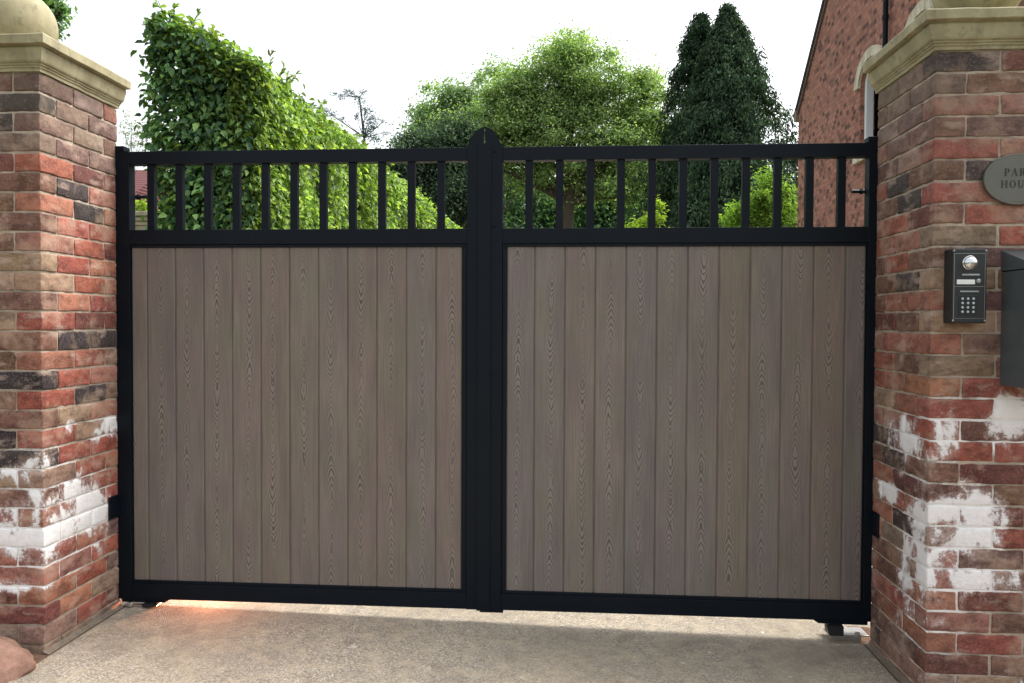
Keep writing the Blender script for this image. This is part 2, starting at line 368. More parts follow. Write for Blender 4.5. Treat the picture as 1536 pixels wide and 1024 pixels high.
def pillar(name, label, x_in, sgn, y0, top, n_courses, side, front, blobs, ball, ball_r, neck, captop):
    """x_in: drive-side face, sgn: direction away from the drive"""
    S = .5525; YS = (.505 if sgn < 0 else .50) / S
    root = empty(name, (x_in + sgn * S / 2, y0 + S / 2, 0), label, 'gate pillar', 'brick gate pillars either side of the gate')
    cx, cy = x_in + sgn * S / 2, y0 + S / 2
    V0, F0 = TEMPL['s']
    allV = []; allF = []; tint = []; off = 0; wj = []
    rnd = random.Random(5 if sgn < 0 else 11)
    pool = 'rrooppbbtgudm'
    for k in range(n_courses):
        zc = top - PITCH * (k + .5)
        mir = 1 if (k % 2 == 0) else -1
        for q in range(4):
            for j in range(2):
                # pinwheel: stretcher j of side q, starting at that side's left corner
                px = -S / 2 + .2175 / 2 + j * .2245
                py = -S / 2 + .1035 / 2
                P = V0.copy()
                P += np.array([px, py, 0])
                P[:, 0] *= mir
                a = q * math.pi / 2
                c_, s_ = round(math.cos(a)), round(math.sin(a))
                X = P[:, 0] * c_ - P[:, 1] * s_; Y = P[:, 0] * s_ + P[:, 1] * c_
                # which faces does it show?
                bx, by = (px * mir) * c_ - py * s_, (px * mir) * s_ + py * c_
                col = None; lx = bx * (-sgn)       # >0: towards the drive
                on_side = lx > S / 2 - .12; on_front = by < -S / 2 + .12
                horiz = (q % 2 == 0)
                if on_front and horiz and k < len(front):
                    t = lx                    # near drive corner = index 0
                    col = front[k][0] if t > .1 else front[k][1]
                    if t > .1 and False: pass
                elif on_side and (not horiz) and k < len(side):
                    t = by + S / 2            # distance from the front corner
                    i = 0 if t < .15 else (1 if t < .36 else 2)
                    col = side[k][i]
                if col is None or rnd.random() < .04: col = rnd.choice(pool)
                jit = np.array([rnd.uniform(-.0012, .0012), rnd.uniform(-.0012, .0012), rnd.uniform(-.0012, .0012)])
                Q = np.stack([X, Y, P[:, 2]], 1)
                rz = rnd.uniform(-.006, .006)
                ctr = np.array([bx, by, 0]); D = Q - ctr
                Q = ctr + np.stack([D[:, 0] - D[:, 1] * rz, D[:, 1] + D[:, 0] * rz, D[:, 2] + D[:, 0] * rnd.uniform(-.006, .006)], 1) + jit
                Q += np.array([cx, cy, zc])
                sd = k * 17 + q * 3 + j
                for ax in range(3):
                    Q[:, ax] += (vnoise(Q * 38 + sd, 10 + ax) - .5) * .0046 + (vnoise(Q * 120 + sd, 20 + ax) - .5) * .0036
                flip = mir < 0
                F = F0[:, ::-1] if flip else F0
                allV.append(Q); allF.append(F + off); off += len(Q)
                wj.append(np.full(len(Q), rnd.choice([-.40, -.22, -.1, 0, .06, .10])))
                b = np.array(CODE[col]) * rnd.uniform(.82, 1.15) * np.array([1, rnd.uniform(.93, 1.08), rnd.uniform(.92, 1.1)])
                tint.append(np.tile([*b, 1], (len(Q), 1)))
    V = np.concatenate(allV); F = np.concatenate(allF); V[:, 1] = y0 + (V[:, 1] - y0) * YS; T = np.concatenate(tint)
    def wearof(V):
        w = np.zeros(len(V))
        for (c, r, a) in blobs:
            d = ((V - np.array(c)) / np.array(r)); w = np.maximum(w, a * np.exp(-(d ** 2).sum(1)))
        return w
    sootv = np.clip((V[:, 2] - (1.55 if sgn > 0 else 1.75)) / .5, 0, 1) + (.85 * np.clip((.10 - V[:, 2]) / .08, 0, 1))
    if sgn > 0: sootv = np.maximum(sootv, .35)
    mesh_obj('brickwork', V, F, BRICK, root, True, {'tint': ('FLOAT_COLOR', T), 'wear': ('FLOAT', wearof(V) + np.concatenate(wj)), 'soot': ('FLOAT', sootv)})
    # mortar core, slightly recessed
    n = 60; ins = .0050; zb = top - PITCH * n_courses - .02
    m = []; mf = []; h = S / 2 - ins
    per = []
    for q in range(4):
        a = q * math.pi / 2
        for i in range(24):
            u = -h + 2 * h * i / 24
            per.append((u * math.cos(a) + h * math.sin(a), u * math.sin(a) - h * math.cos(a)))
    nz = 130; npz = len(per)
    zz = np.linspace(zb, top + .004, nz)
    PV = np.array([[cx + p[0], cy + p[1], z] for z in zz for p in per])
    nrm = np.array([[p[0], p[1], 0] for z in zz for p in per]); nrm /= np.abs(nrm).max(axis=1, keepdims=True); nrm = np.where(np.abs(nrm) > .98, nrm, 0)
    PV += nrm * ((vnoise(PV * 45, 3) - .5) * .006)[:, None]
    PV[:, 1] = y0 + (PV[:, 1] - y0) * YS
    PF = np.array([(r * npz + i, r * npz + (i + 1) % npz, (r + 1) * npz + (i + 1) % npz, (r + 1) * npz + i) for r in range(nz - 1) for i in range(npz)])
    mesh_obj('mortar', PV, PF, MORTAR, root, False, {'wear': ('FLOAT', wearof(PV))})
    # moulded coping: (overhang, z above brick top)
    prof = [(-.02, .0), (.006, .0), (.007, .012), (.011, .0130), (.012, .020), (.0165, .0215), (.0175, .027), (.0235, .030), (.027, .036), (.036, .070), (.0375, .0785), (.0345, .0795), (.0345, .086), (.054, .0875), (.057, .0895), (.058, .120), (.055, .1245), (.02, .134), (-.14, captop)]
    f = MB(); v = []; 
    def square(o, z):
        h = S / 2 + o; N = 10; pts = []
        for q in range(4):
            a = q * math.pi / 2
            for i in range(N):
                u = -h + 2 * h * i / N
                pts.append((cx + u * math.cos(a) + h * math.sin(a), cy + u * math.sin(a) - h * math.cos(a), top + z))
        return pts
    for o, z in prof: v += square(o, z)
    n4 = 40
    v = np.array(v); yb = cy + S / 2; yB = y0 + S * YS + .008; hy = v[:, 1] > cy; v[hy, 1] = np.minimum(v[hy, 1] * 1.0, yB + (v[hy, 1] - yb) * .12)
    v += (np.stack([vnoise(v * 22, 31), vnoise(v * 22, 32), vnoise(v * 22, 33)], 1) - .5) * .003
    fc = [(r * n4 + i, r * n4 + (i + 1) % n4, (r + 1) * n4 + (i + 1) % n4, (r + 1) * n4 + i) for r in range(len(prof) - 1) for i in range(n4)]
    fc.append(tuple(range((len(prof) - 1) * n4, len(prof) * n4)))
    cap = mesh_obj('stone_coping', v, fc, STONE, root)
    # ball finial
    b = MB(); zb0 = top + captop - .004; pr = []
    if neck: pr += [(.0, zb0), (.10, zb0), (.10, zb0 + .02), (.07, zb0 + .035), (.055, zb0 + .05), (.06, ball - ball_r * .93)]
    for i in range(33):
        a = -math.pi / 2 + math.pi * i / 32
        if neck and i < 4: continue
        pr.append((max(.0005, ball_r * math.cos(a)), ball + ball_r * math.sin(a)))
    b.lathe(pr, (cx - (.016 if sgn < 0 else -.006), y0 + S / 2, 0), 64)
    o = b.build('ball_finial', STONE, root, smooth=True)
    # mortar fillet at the foot
    g = MB(); xf = x_in
    for i in range(1):
        g.prism([(xf - sgn * -.004, 0), (xf - sgn * .022, 0), (xf - sgn * .018, .003), (xf - sgn * .006, .006), (xf - sgn * -.002, .012)], y0 - .01, y0 + S * YS, 'y')
    g.v = [(x, y, z + gz(x) - .002) for x, y, z in g.v]
    fo = g.build('mortar_fillet', FILLET, root)
    return root
LB = [((-2.02, -.50, .74), (.26, .26, .10), .86), ((-2.0, -.47, .50), (.14, .14, .25), 1.10), ((-2.2, -.49, .46), (.3, .1, .10), 1.12), ((-2.15, -.49, .30), (.3, .1, .06), 1.05), ((-2.0, -.22, .50), (.1, .20, .20), 1.08), ((-2.05, -.34, .50), (.35, .26, .25), .99), ((-2.0, -.10, .86), (.1, .14, .08), .98), ((-2.0, -.33, .88), (.1, .06, .06), .98)]
RB = [((1.44, -.49, .60), (.11, .08, .15), 1.25), ((1.34, -.49, .66), (.09, .10, .07), 1.1), ((1.53, -.49, .98), (.12, .08, .12), 1.22), ((1.33, -.49, .95), (.10, .12, .14), .98), ((1.27, -.16, .66), (.06, .13, .06), 1.15), ((1.46, -.49, .40), (.16, .08, .10), 1.08), ((1.28, -.30, .88), (.05, .2, .12), .9), ((1.32, -.49, .26), (.10, .08, .05), 1.05), ((1.3, -.4, .45), (.2, .2, .5), .80), ((1.55, -.49, .02), (.12, .08, .05), .9)]
pillar('brick_pillar', 'left brick gate pillar with stone coping and ball, beside the reddish rock', -2.007, -1, -.49, 2.258, 30, LEFT_SIDE, LEFT_FRONT, LB, 2.540, .150, False, .150)
pillar('brick_pillar', 'right brick gate pillar carrying the keypad intercom and oval name plaque', 1.279, 1, -.49, 2.268, 31, RIGHT_SIDE, RIGHT_FRONT, RB, 2.612, .162, True, .160)

# ------------------------------------------------------------------ gate leaves
def wood_panel(xa, xb, edges, root, seed):
    z0, z1 = .150, 1.640; yf = .012; V = []; F = []; gu = []; gv = []; sd = []; tn = []
    es = [xa] + [e for e in edges if xa + .01 < e < xb - .01] + [xb]; rnd = random.Random(seed)
    for a, b in zip(es[:-1], es[1:]):
        full0 = a if b - a > .12 or a != xa else b - .130; ctr = full0 + .065 + rnd.uniform(-.012, .012)
        s = rnd.random(); tone = rnd.random()
        prof = [(a, yf + .006), (a + .0012, yf + .006), (a + .0022, yf + .003), (a + .005, yf + .0005), (a + .009, yf)]
        N = 12
        prof += [(a + .009 + (b - a - .018) * i / N, yf) for i in range(1, N)]
        prof += [(b - .009, yf), (b - .005, yf + .0005), (b - .0022, yf + .003), (b - .0012, yf + .006), (b, yf + .006)]
        nz = 12; base = len(V)
        for k in range(nz + 1):
            z = z0 + (z1 - z0) * k / nz
            for (x, y) in prof:
                V.append((x, y, z)); gu.append(x - ctr); gv.append(z + s * 50); sd.append(s); tn.append(tone)
        n = len(prof)
        for k in range(nz):
            for i in range(n - 1):
                F.append((base + k * n + i, base + k * n + i + 1, base + (k + 1) * n + i + 1, base + (k + 1) * n + i))
    # back and rim
    b0 = len(V)
    for (x, z) in ((xa, z0), (xb, z0), (xb, z1), (xa, z1)):
        V.append((x, .034, z)); gu.append(x); gv.append(z); sd.append(.4); tn.append(.5)
    F.append((b0 + 3, b0 + 2, b0 + 1, b0))
    o = mesh_obj('wood_panel', V, F, WOOD, root, False, {'gu': ('FLOAT', gu), 'gv': ('FLOAT', gv), 'seed': ('FLOAT', sd), 'tone': ('FLOAT', tn)})
    return o

def bell(side, xc, z0, z1, w):
    pts = []
    # half profile from the outer foot to the crown
    for u, z in ((w, z0), (w * .93, z0 + .004), (w * .82, z0 + .014), (w * .74, z0 + .028), (w * .66, z0 + .042), (w * .56, z0 + .056), (w * .44, z0 + .067), (w * .31, z0 + .0755), (w * .15, z0 + .081), (0, z1)):
        pts.append((xc + side * u, z))
    pts += [(xc, z0 - .05), (xc + side * w, z0 - .05)]
    return pts

def leaf(x_h, x_m, side, label, op_h, op_m, wood_h, wood_m, bars, edges, seed):
    """x_h: hinge side edge, x_m: meeting edge; side=+1 when the leaf runs to +x from its hinge"""
    root = empty('gate_leaf', (x_h, 0, .065), label, 'gate', 'pair of driveway gate leaves')
    B = .0016
    def sp(a, b): return (min(a, b), max(a, b))
    a, b = sp(x_h, op_h); MB().box(a, b, 0, .05, .066, 2.066, B).build('hinge_stile', PAINT, root)
    MB().box(min(x_h, x_h + side * .040), max(x_h, x_h + side * .040), -.001, .051, 2.066, 2.089, .003).build('stile_cap', PAINT, root)
    a, b = sp(x_m, op_m); MB().box(a, b, 0, .05, .066, 2.066, B).build('meeting_stile', PAINT, root)
    a, b = sp(op_h, op_m)
    MB().box(a, b, .002, .048, 2.007, 2.064, B).build('top_rail', PAINT, root)
    MB().box(a, b, .002, .048, 1.652, 1.717, B).build('middle_rail', PAINT, root)
    MB().box(a, b, .002, .048, .067, .138, B).build('bottom_rail', PAINT, root)
    for (u, v) in bars:
        MB().box(u, v, .010, .036, 1.7175, 2.0065, .001).build('baluster', PAINT, root)
    # glazing-style bead around the boards
    w0, w1 = sp(wood_h, wood_m); o0, o1 = sp(op_h, op_m)
    m = MB()
    m.box(o0 + .0005, o1 - .0005, .006, .046, 1.638, 1.6515, .002)
    m.box(o0 + .0005, o1 - .0005, .006, .046, .1385, .152, .002)
    if w0 - o0 > .002: m.box(o0 + .0005, w0, .006, .046, .1525, 1.6375, .002)
    if o1 - w1 > .002: m.box(w1, o1 - .0005, .006, .046, .1525, 1.6375, .002)
    m.build('panel_bead', PAINT, root)
    wood_panel(w0, w1, edges, root, seed)
    # finial half
    MB().prism(bell(-1 if side > 0 else 1, x_m, 2.066, 2.148, .080), .004, .024, 'y').build('finial_plate', PAINT, root)
    # top hinge eyebolt
    xe = op_h + side * .048
    m = MB(); m.tube([(op_h - side * .03, .06, 1.872), (xe, .06, 1.872)], [.0075, .0075], 10); m.tube([(op_h + side * .004, .06, 1.872), (op_h + side * .015, .06, 1.872)], [.013, .013], 6)
    m.build('hinge_bolt', PAINT, root)
    # bottom pivot shoe
    m = MB()
    x1, x2 = x_h + side * .012, x_h + side * .235
    poly = [(x1, .0655), (x2 + side * .0, .0655), (x2 - side * .022, .052), (x2 - side * .075, .050), (x1, .050)]
    m.prism(poly if side > 0 else poly[::-1], .006, .044, 'y')
    m.build('pivot_bracket', PAINT, root)
    return root
XM = -.358
barsL = [(-1.867 + .1303 * i, -1.867 + .1303 * i + .032) for i in range(11)]
barsR = [(-.150 + .1306 * i - .032, -.150 + .1306 * i) for i in range(11)]
lf = leaf(-2.0075, XM - .003, 1, 'left gate leaf, black metal frame with vertical brown oak-effect boards, hung on the rock-side pillar', -1.945, -.432, -1.943, -.453, barsL, [-1.872 + .1303 * i for i in range(11)], 3)
rt = leaf(1.2805, XM + .003, -1, 'right gate leaf, black metal frame with vertical brown boards, hung on the intercom pillar', 1.2455, -.279, 1.2425, -.260, barsR, [-.140 + .1301 * i for i in range(11)], 8)
m = MB(); m.box(XM - .028, -.328, -.0065, -.0005, .064, 2.078, .0012); m.build('cover_strip', PAINT, lf)
m = MB(); m.box(-.372, -.270, .004, .046, .054, .0655, .001); m.build('drop_stop', PAINT, rt)
for x, z in ((-.3145, 2.045), (-.3145, 1.725), (-.3145, 1.10), (-.3145, .60)):
    MB().lathe([(.0001, .003), (.004, .0025), (.0055, 0)], (x, -.0005, z), 12, 'y').build('screw_head', PAINT, rt)
# pivot plates bolted to the ground
def pivot(x_h, side, label):
    z = gz(x_h)
    r = empty('pivot_plate', (x_h + side * .1, .02, z), label, 'floor pivot', 'floor pivots under the gate ends')
    a, b = sorted((x_h - side * .0, x_h + side * .165))
    pt = max(z + .007, .008)
    MB().box(a, b, .002, .09, pt - .006, pt, .001).box(a + .02, b - .02, .03, .08, z, pt - .0062).build('base_plate', STEEL, r)
    a, b = sorted((x_h + side * .108, x_h + side * .165))
    top = .0495
    m = MB()
    m.prism([(a, pt + .001), (b, pt + .001), (b + (.014 if side > 0 else -.0), top), (a - (.014 if side < 0 else 0), top)], -.016, .0015, 'y')
    m.box(a, b, .0025, .05, pt + .0005, top)
    m.build('pivot_housing', BLACKPLASTIC, r)
    m = MB(); m.lathe([(.0001, .016), (.010, .016), (.012, .012), (.012, 0)], (x_h + side * .05, -.01, pt), 6); m.build('bolt', STEEL, r)
pivot(-1.997, 1, 'steel floor pivot under the left gate end near the orange glow')
pivot(1.272, -1, 'steel floor pivot under the right gate end by the intercom pillar')
# lower wall hinge brackets
for x, sd, lab in ((-2.0085, -1, 'black hinge bracket low on the left pillar beside whitened bricks'), (1.2805, 1, 'black hinge bracket low on the right pillar beside the gate')):
    r = empty('hinge_bracket', (x, -.02, .49), lab, 'hinge bracket', 'hinge brackets on the pillars')
    a, b = sorted((x - sd * .001, x - sd * .0105))
    MB().box(a, b, -.075, .01, .440, .540, .003).build('plate', PAINT, r)
    a, b = sorted((x - sd * .0095, x - sd * -.002))
    for z in (.458, .522):
        m = MB(); m.box(min(x - sd * .0107, x - sd * .017), max(x - sd * .0107, x - sd * .017), -.061, -.049, z - .006, z + .006, .002); m.build('bolt', PAINT, r)

# added lamp, unseen behind the gate: invented source for the orange glow
r = empty('added_glow_lamp', (-1.80, .17, gz(-1.8)), 'small orange lamp added unseen behind the left gate end to cast the glow', 'lamp')
MB().box(-1.85, -1.75, .29, .35, gz(-1.8), .05, .006).build('housing', BLACKPLASTIC, r)
te = NT('added_orange_lens'); em = te.n('ShaderNodeEmission'); em.inputs[0].default_value = (1, .22, .06, 1); em.inputs[1].default_value = 6; te.l(em.outputs[0], te.out.inputs[0])
MB().box(-1.84, -1.76, .2845, .2895, .038, .048, .001).build('lens', te.m, r)
ld = bpy.data.lights.new('added_glow_light', 'POINT'); ld.energy = 9.0; ld.color = (1, .34, .17); ld.shadow_soft_size = .02
lo = bpy.data.objects.new('added_glow_light', ld); lo.location = (0.10, .10, .058 - gz(-1.8)); link(lo, r)

# ------------------------------------------------------------------ name plaque (oval, engraved)
def plaque():
    cx, cz, y = 1.556, 1.815, -.5
    r = empty('name_plaque', (cx, y, cz), 'oval grey-green plaque reading PARK HOUSE on the right pillar', 'plaque')
    t = NT('patinated_brass'); o = t.obj(); n = t.noise(o, 12, 4, .6)
    mat = t.bsdf(t.mix(n, (.095, .095, .080), (.145, .142, .120)), .45, .5, t.bump(t.noise(o, 150, 3), .08, .001), .5)
    N = 72; prof = [(0.0001, .0125), (.90, .0125), (.915, .0118), (.93, .0125), (.97, .0125), (.99, .011), (1.0, .008), (1.0, 0)]
    v = []; f = []
    for s, h in prof:
        for k in range(N):
            a = 2 * math.pi * k / N; v.append((cx + .117 * s * math.cos(a), y + .004 - h, cz + .089 * s * math.sin(a)))
    f = [(i * N + k, i * N + (k + 1) % N, (i + 1) * N + (k + 1) % N, (i + 1) * N + k) for i in range(len(prof) - 1) for k in range(N)]
    m = MB(); m.add(v, f); m.build('plate', mat, r)
    # bold serif capitals, strokes in a unit box (height 1)
    T, t_, S, sh = .22, .075, .10, .055
    def rect(x0, x1, z0, z1): return [(x0, z0), (x1, z0), (x1, z1), (x0, z1)]
    def stem(x, h0=0, h1=1, w=T): return [rect(x, x + w, h0, h1), rect(x - S * .7, x + w + S * .7, h0, h0 + sh), rect(x - S * .7, x + w + S * .7, h1 - sh, h1)]
    def arc(cx_, cz_, rx, rz, a0, a1, w0, w1, n=14):
        out = []
        for i in range(n):
            A = math.radians(a0 + (a1 - a0) * i / n); Bq = math.radians(a0 + (a1 - a0) * (i + 1) / n)
            def wd(a): return w0 + (w1 - w0) * abs(math.cos(a))
            p = lambda a, k: (cx_ + (rx - k * wd(a)) * math.cos(a), cz_ + (rz - k * wd(a) * .9) * math.sin(a))
            out.append([p(A, 0), p(Bq, 0), p(Bq, 1), p(A, 1)])
        return out
    def diag(x0, z0, x1, z1, w): return [(x0, z0), (x0 + w, z0), (x1 + w, z1), (x1, z1)]
    G = {
        'P': (.72, stem(.08) + [rect(.3, .42, 1 - t_, 1), rect(.3, .42, .45, .45 + t_)] + arc(.40, .725, .30, .275, -90, 90, t_, T)),
        'A': (.90, [diag(.06, 0, .40, 1, t_), diag(.60, 0, .36, 1, T), rect(.22, .66, .30, .30 + t_), rect(-.02, .22, 0, sh), rect(.54, .90, 0, sh)]),
        'R': (.86, stem(.08) + [rect(.3, .42, 1 - t_, 1), rect(.3, .42, .47, .47 + t_)] + arc(.40, .735, .28, .265, -90, 90, t_, T) + [diag(.60, 0, .36, .5, T), rect(.58, .88, 0, sh)]),
        'K': (.88, stem(.08) + [diag(.30, .42, .62, 1, t_ + .02), diag(.62, 0, .34, .58, T), rect(.5, .82, 1 - sh, 1), rect(.56, .90, 0, sh)]),
        'H': (.95, stem(.08) + stem(.62) + [rect(.3, .62, .47, .47 + t_)]),
        'O': (.88, arc(.44, .5, .42, .52, 0, 360, t_, T, 28)),
        'U': (.88, [rect(.10, .10 + T, .34, 1), rect(.02, .40, 1 - sh, 1), rect(.66, .66 + t_ + .01, .34, 1), rect(.56, .84, 1 - sh, 1)] + arc(.42, .36, .32, .37, 180, 360, t_ + .03, T * .85)),
        'S': (.66, arc(.34, .745, .25, .255, 20, 200, t_, .17) + arc(.34, .745, .25, .255, 200, 270, t_ + .06, .19) + arc(.34, .255, .28, .265, -90, 90, t_ + .03, .18) + arc(.34, .255, .28, .265, -170, -90, t_, .12) + [rect(.06, .11, .02, .30), rect(.52, .57, .72, .99)]),
        'E': (.76, stem(.08) + [rect(.3, .66, 1 - t_, 1), rect(.3, .56, .47, .47 + t_), rect(.3, .68, 0, t_), rect(.62, .67, .76, 1), rect(.65, .70, 0, .26), rect(.52, .57, .38, .64)])}
    ink = simple('engraved_letter', (.018, .018, .015), .6)
    for word, zc, hgt in (('PARK', 1.8255, .0268), ('HOUSE', 1.7850, .0262)):
        gap = .13; wt = sum(G[c][0] for c in word) + gap * (len(word) - 1); x = cx - wt * hgt / 2 * 1.0
        for c in word:
            wd, polys = G[c]; m = MB()
            for i, p in enumerate(polys):
                yy = -.5089 - .00002 * i
                m.prism([(x + a * hgt, zc + b * hgt) for a, b in p], yy + .001, yy, 'y')
            m.build('letter', ink, r)
            x += (wd + gap) * hgt
plaque()

# ------------------------------------------------------------------ intercom
def intercom():
    x0, x1, z0, z1, yf = 1.319, 1.433, 1.316, 1.572, -.552
    r = empty('intercom', ((x0 + x1) / 2, -.49, z0), 'black keypad intercom with silver lens on the right pillar', 'intercom')
    MB().box(x0, x1, yf, -.489, z0, z1, .004).build('housing', BLACKPLASTIC, r)
    u = lambda px: x0 + (px - 200) * .000305; w = lambda py: z1 - (py - 100) * .000312
    m = MB()
    ix0, ix1, iz1, iz0, izm = u(215), u(552), w(152), w(868), w(514)
    tk = .0011
    m.box(ix0, ix1, yf - .0012, yf + .0004, iz1 - tk, iz1); m.box(ix0, ix1, yf - .0012, yf + .0004, izm - tk, izm); m.box(ix0, ix0 + tk, yf - .001, yf + .0004, iz0, iz1 - tk - .0001); m.box(ix0 + tk, ix1, yf - .001, yf + .0004, iz0, iz0 + tk * .6); m.box(ix1 - tk * .6, ix1, yf - .0009, yf + .0004, iz0, iz1)
    m.build('trim_line', GREYLINE, r)
    cxx, czz = u(383), w(258)
    pr = [(.0235 * math.cos(math.radians(a)), .004 + .0195 * math.sin(math.radians(a))) for a in (0, 15, 30, 45, 60, 75, 89)]
    MB().lathe([(.0245, 0), (.0245, .004)] + pr, (cxx, yf, czz), 32, 'y').build('camera_lens', LENS, r, smooth=True)
    MB().box(u(300), u(490), yf - .004, yf, w(398), w(378), .0015).build('lens_hood', GREYLINE, r)
    MB().box(u(245), u(442), yf - .0025, yf, w(492), w(440), .0012).build('name_label', simple('label_white', (.72, .74, .72), .4), r)
    MB().lathe([(.0001, .0045), (.005, .004), (.0075, .002), (.0078, 0)], (u(482), yf, w(455)), 20, 'y').build('call_button', GREYLINE, r)
    MB().box(u(285), u(485), yf - .0018, yf, w(578), w(562), .0006).build('slot', GREYLINE, r)
    MB().box(u(268), u(472), yf - .0015, yf + .0004, w(835), w(615), .001).build('keypad', simple('keypad_panel', (.008, .011, .016), .3), r)
    key = simple('key_legend', (.45, .48, .48), .4)
    for i in range(3):
        for j in range(4):
            MB().lathe([(.0001, .0025), (.0036, .002), (.0044, 0)], (u(312 + 59 * i), yf - .0015, w(650 + 48 * j)), 10, 'y').build('key', key, r)
    for px, py in ((212, 122), (560, 122), (188 + 24, 890), (558, 890)):
        MB().lathe([(.0001, .002), (.003, .0015), (.0036, 0)], (u(px), yf, w(py)), 10, 'y').build('screw', GREYLINE, r)
intercom()

# ------------------------------------------------------------------ letter box
def letterbox():
    xa, xb, zb, zs, zt = 1.514, 1.86, 1.103, 1.499, 1.571; yw = -.489; yf = -.665
    r = empty('letter_box', ((xa + xb) / 2, yw, zb), 'dark grey steel letter box with sloping lid at the right frame edge', 'letter box')
    MB().box(xa, xb, yf, yw, zb, zs - .003, .003).build('body', GREYMETAL, r)
    poly = [(yw, zs), (yf - .008, zs), (yf - .008, zs + .012), (yw, zt)]
    MB().prism(poly, xa - .003, xb + .003, 'x').build('lid', GREYMETAL, r)
    MB().box(xa + .05, xb - .05, yf - .010, yf - .0005, zs - .075, zs - .045, .002).build('slot_flap', STEEL, r)
    MB().lathe([(.0001, .006), (.010, .006), (.012, 0)], ((xa + xb) / 2, yf, zb + .22), 20, 'y').build('lock', STEEL, r)
letterbox()

# ------------------------------------------------------------------ sandstone rock by the left pillar
def rock(name, c, rad, seed, label):
    bm = bmesh.new(); bmesh.ops.create_icosphere(bm, subdivisions=5, radius=1)
    P = np.array([v.co[:] for v in bm.verts]); n = P.copy()
    d = 1 + (vnoise(n * 1.3 + seed, 5) - .5) * .45 + (vnoise(n * 3.1 + seed, 6) - .5) * .2 + (vnoise(n * 9 + seed, 7) - .5) * .05
    for ax in (np.array([.3, -.5, .8]), np.array([.8, -.5, .3]), np.array([-.6, -.7, .35])):   # worn facets
        ax = ax / np.linalg.norm(ax); h = (P * d[:, None]) @ ax; d = np.where(h > .78, d * (.78 + (h - .78) * .3) / h, d)
    Q = n * d[:, None] * np.array(rad) + np.array(c)
    for v, q in zip(bm.verts, Q): v.co = q
    me = bpy.data.meshes.new(name); bm.to_mesh(me); bm.free()
    me.polygons.foreach_set('use_smooth', [True] * len(me.polygons))
    t = NT('red_sandstone'); o = t.obj(); nz = t.noise(o, 14, 5, .65); nf = t.noise(o, 120, 4, .7)
    col = t.mix(t.ramp(nz, [(.35, 0.), (.65, 1.)]), (.17, .095, .07), (.28, .165, .125)); col = t.mix(t.ramp(nf, [(.3, .5), (.5, 0.)]), col, (.16, .075, .055))
    me.materials.append(t.bsdf(col, .9, 0, t.bump(t.math('ADD', nz, t.math('MULTIPLY', nf, .4)), .6, .008), .25))
    ob = bpy.data.objects.new(name, me); link(ob); return tag(ob, label, 'rock')
rock('rock', (-2.10, -.66, .055), (.16, .135, .088), 3.3, 'reddish sandstone rock on the soil at the foot of the left pillar')

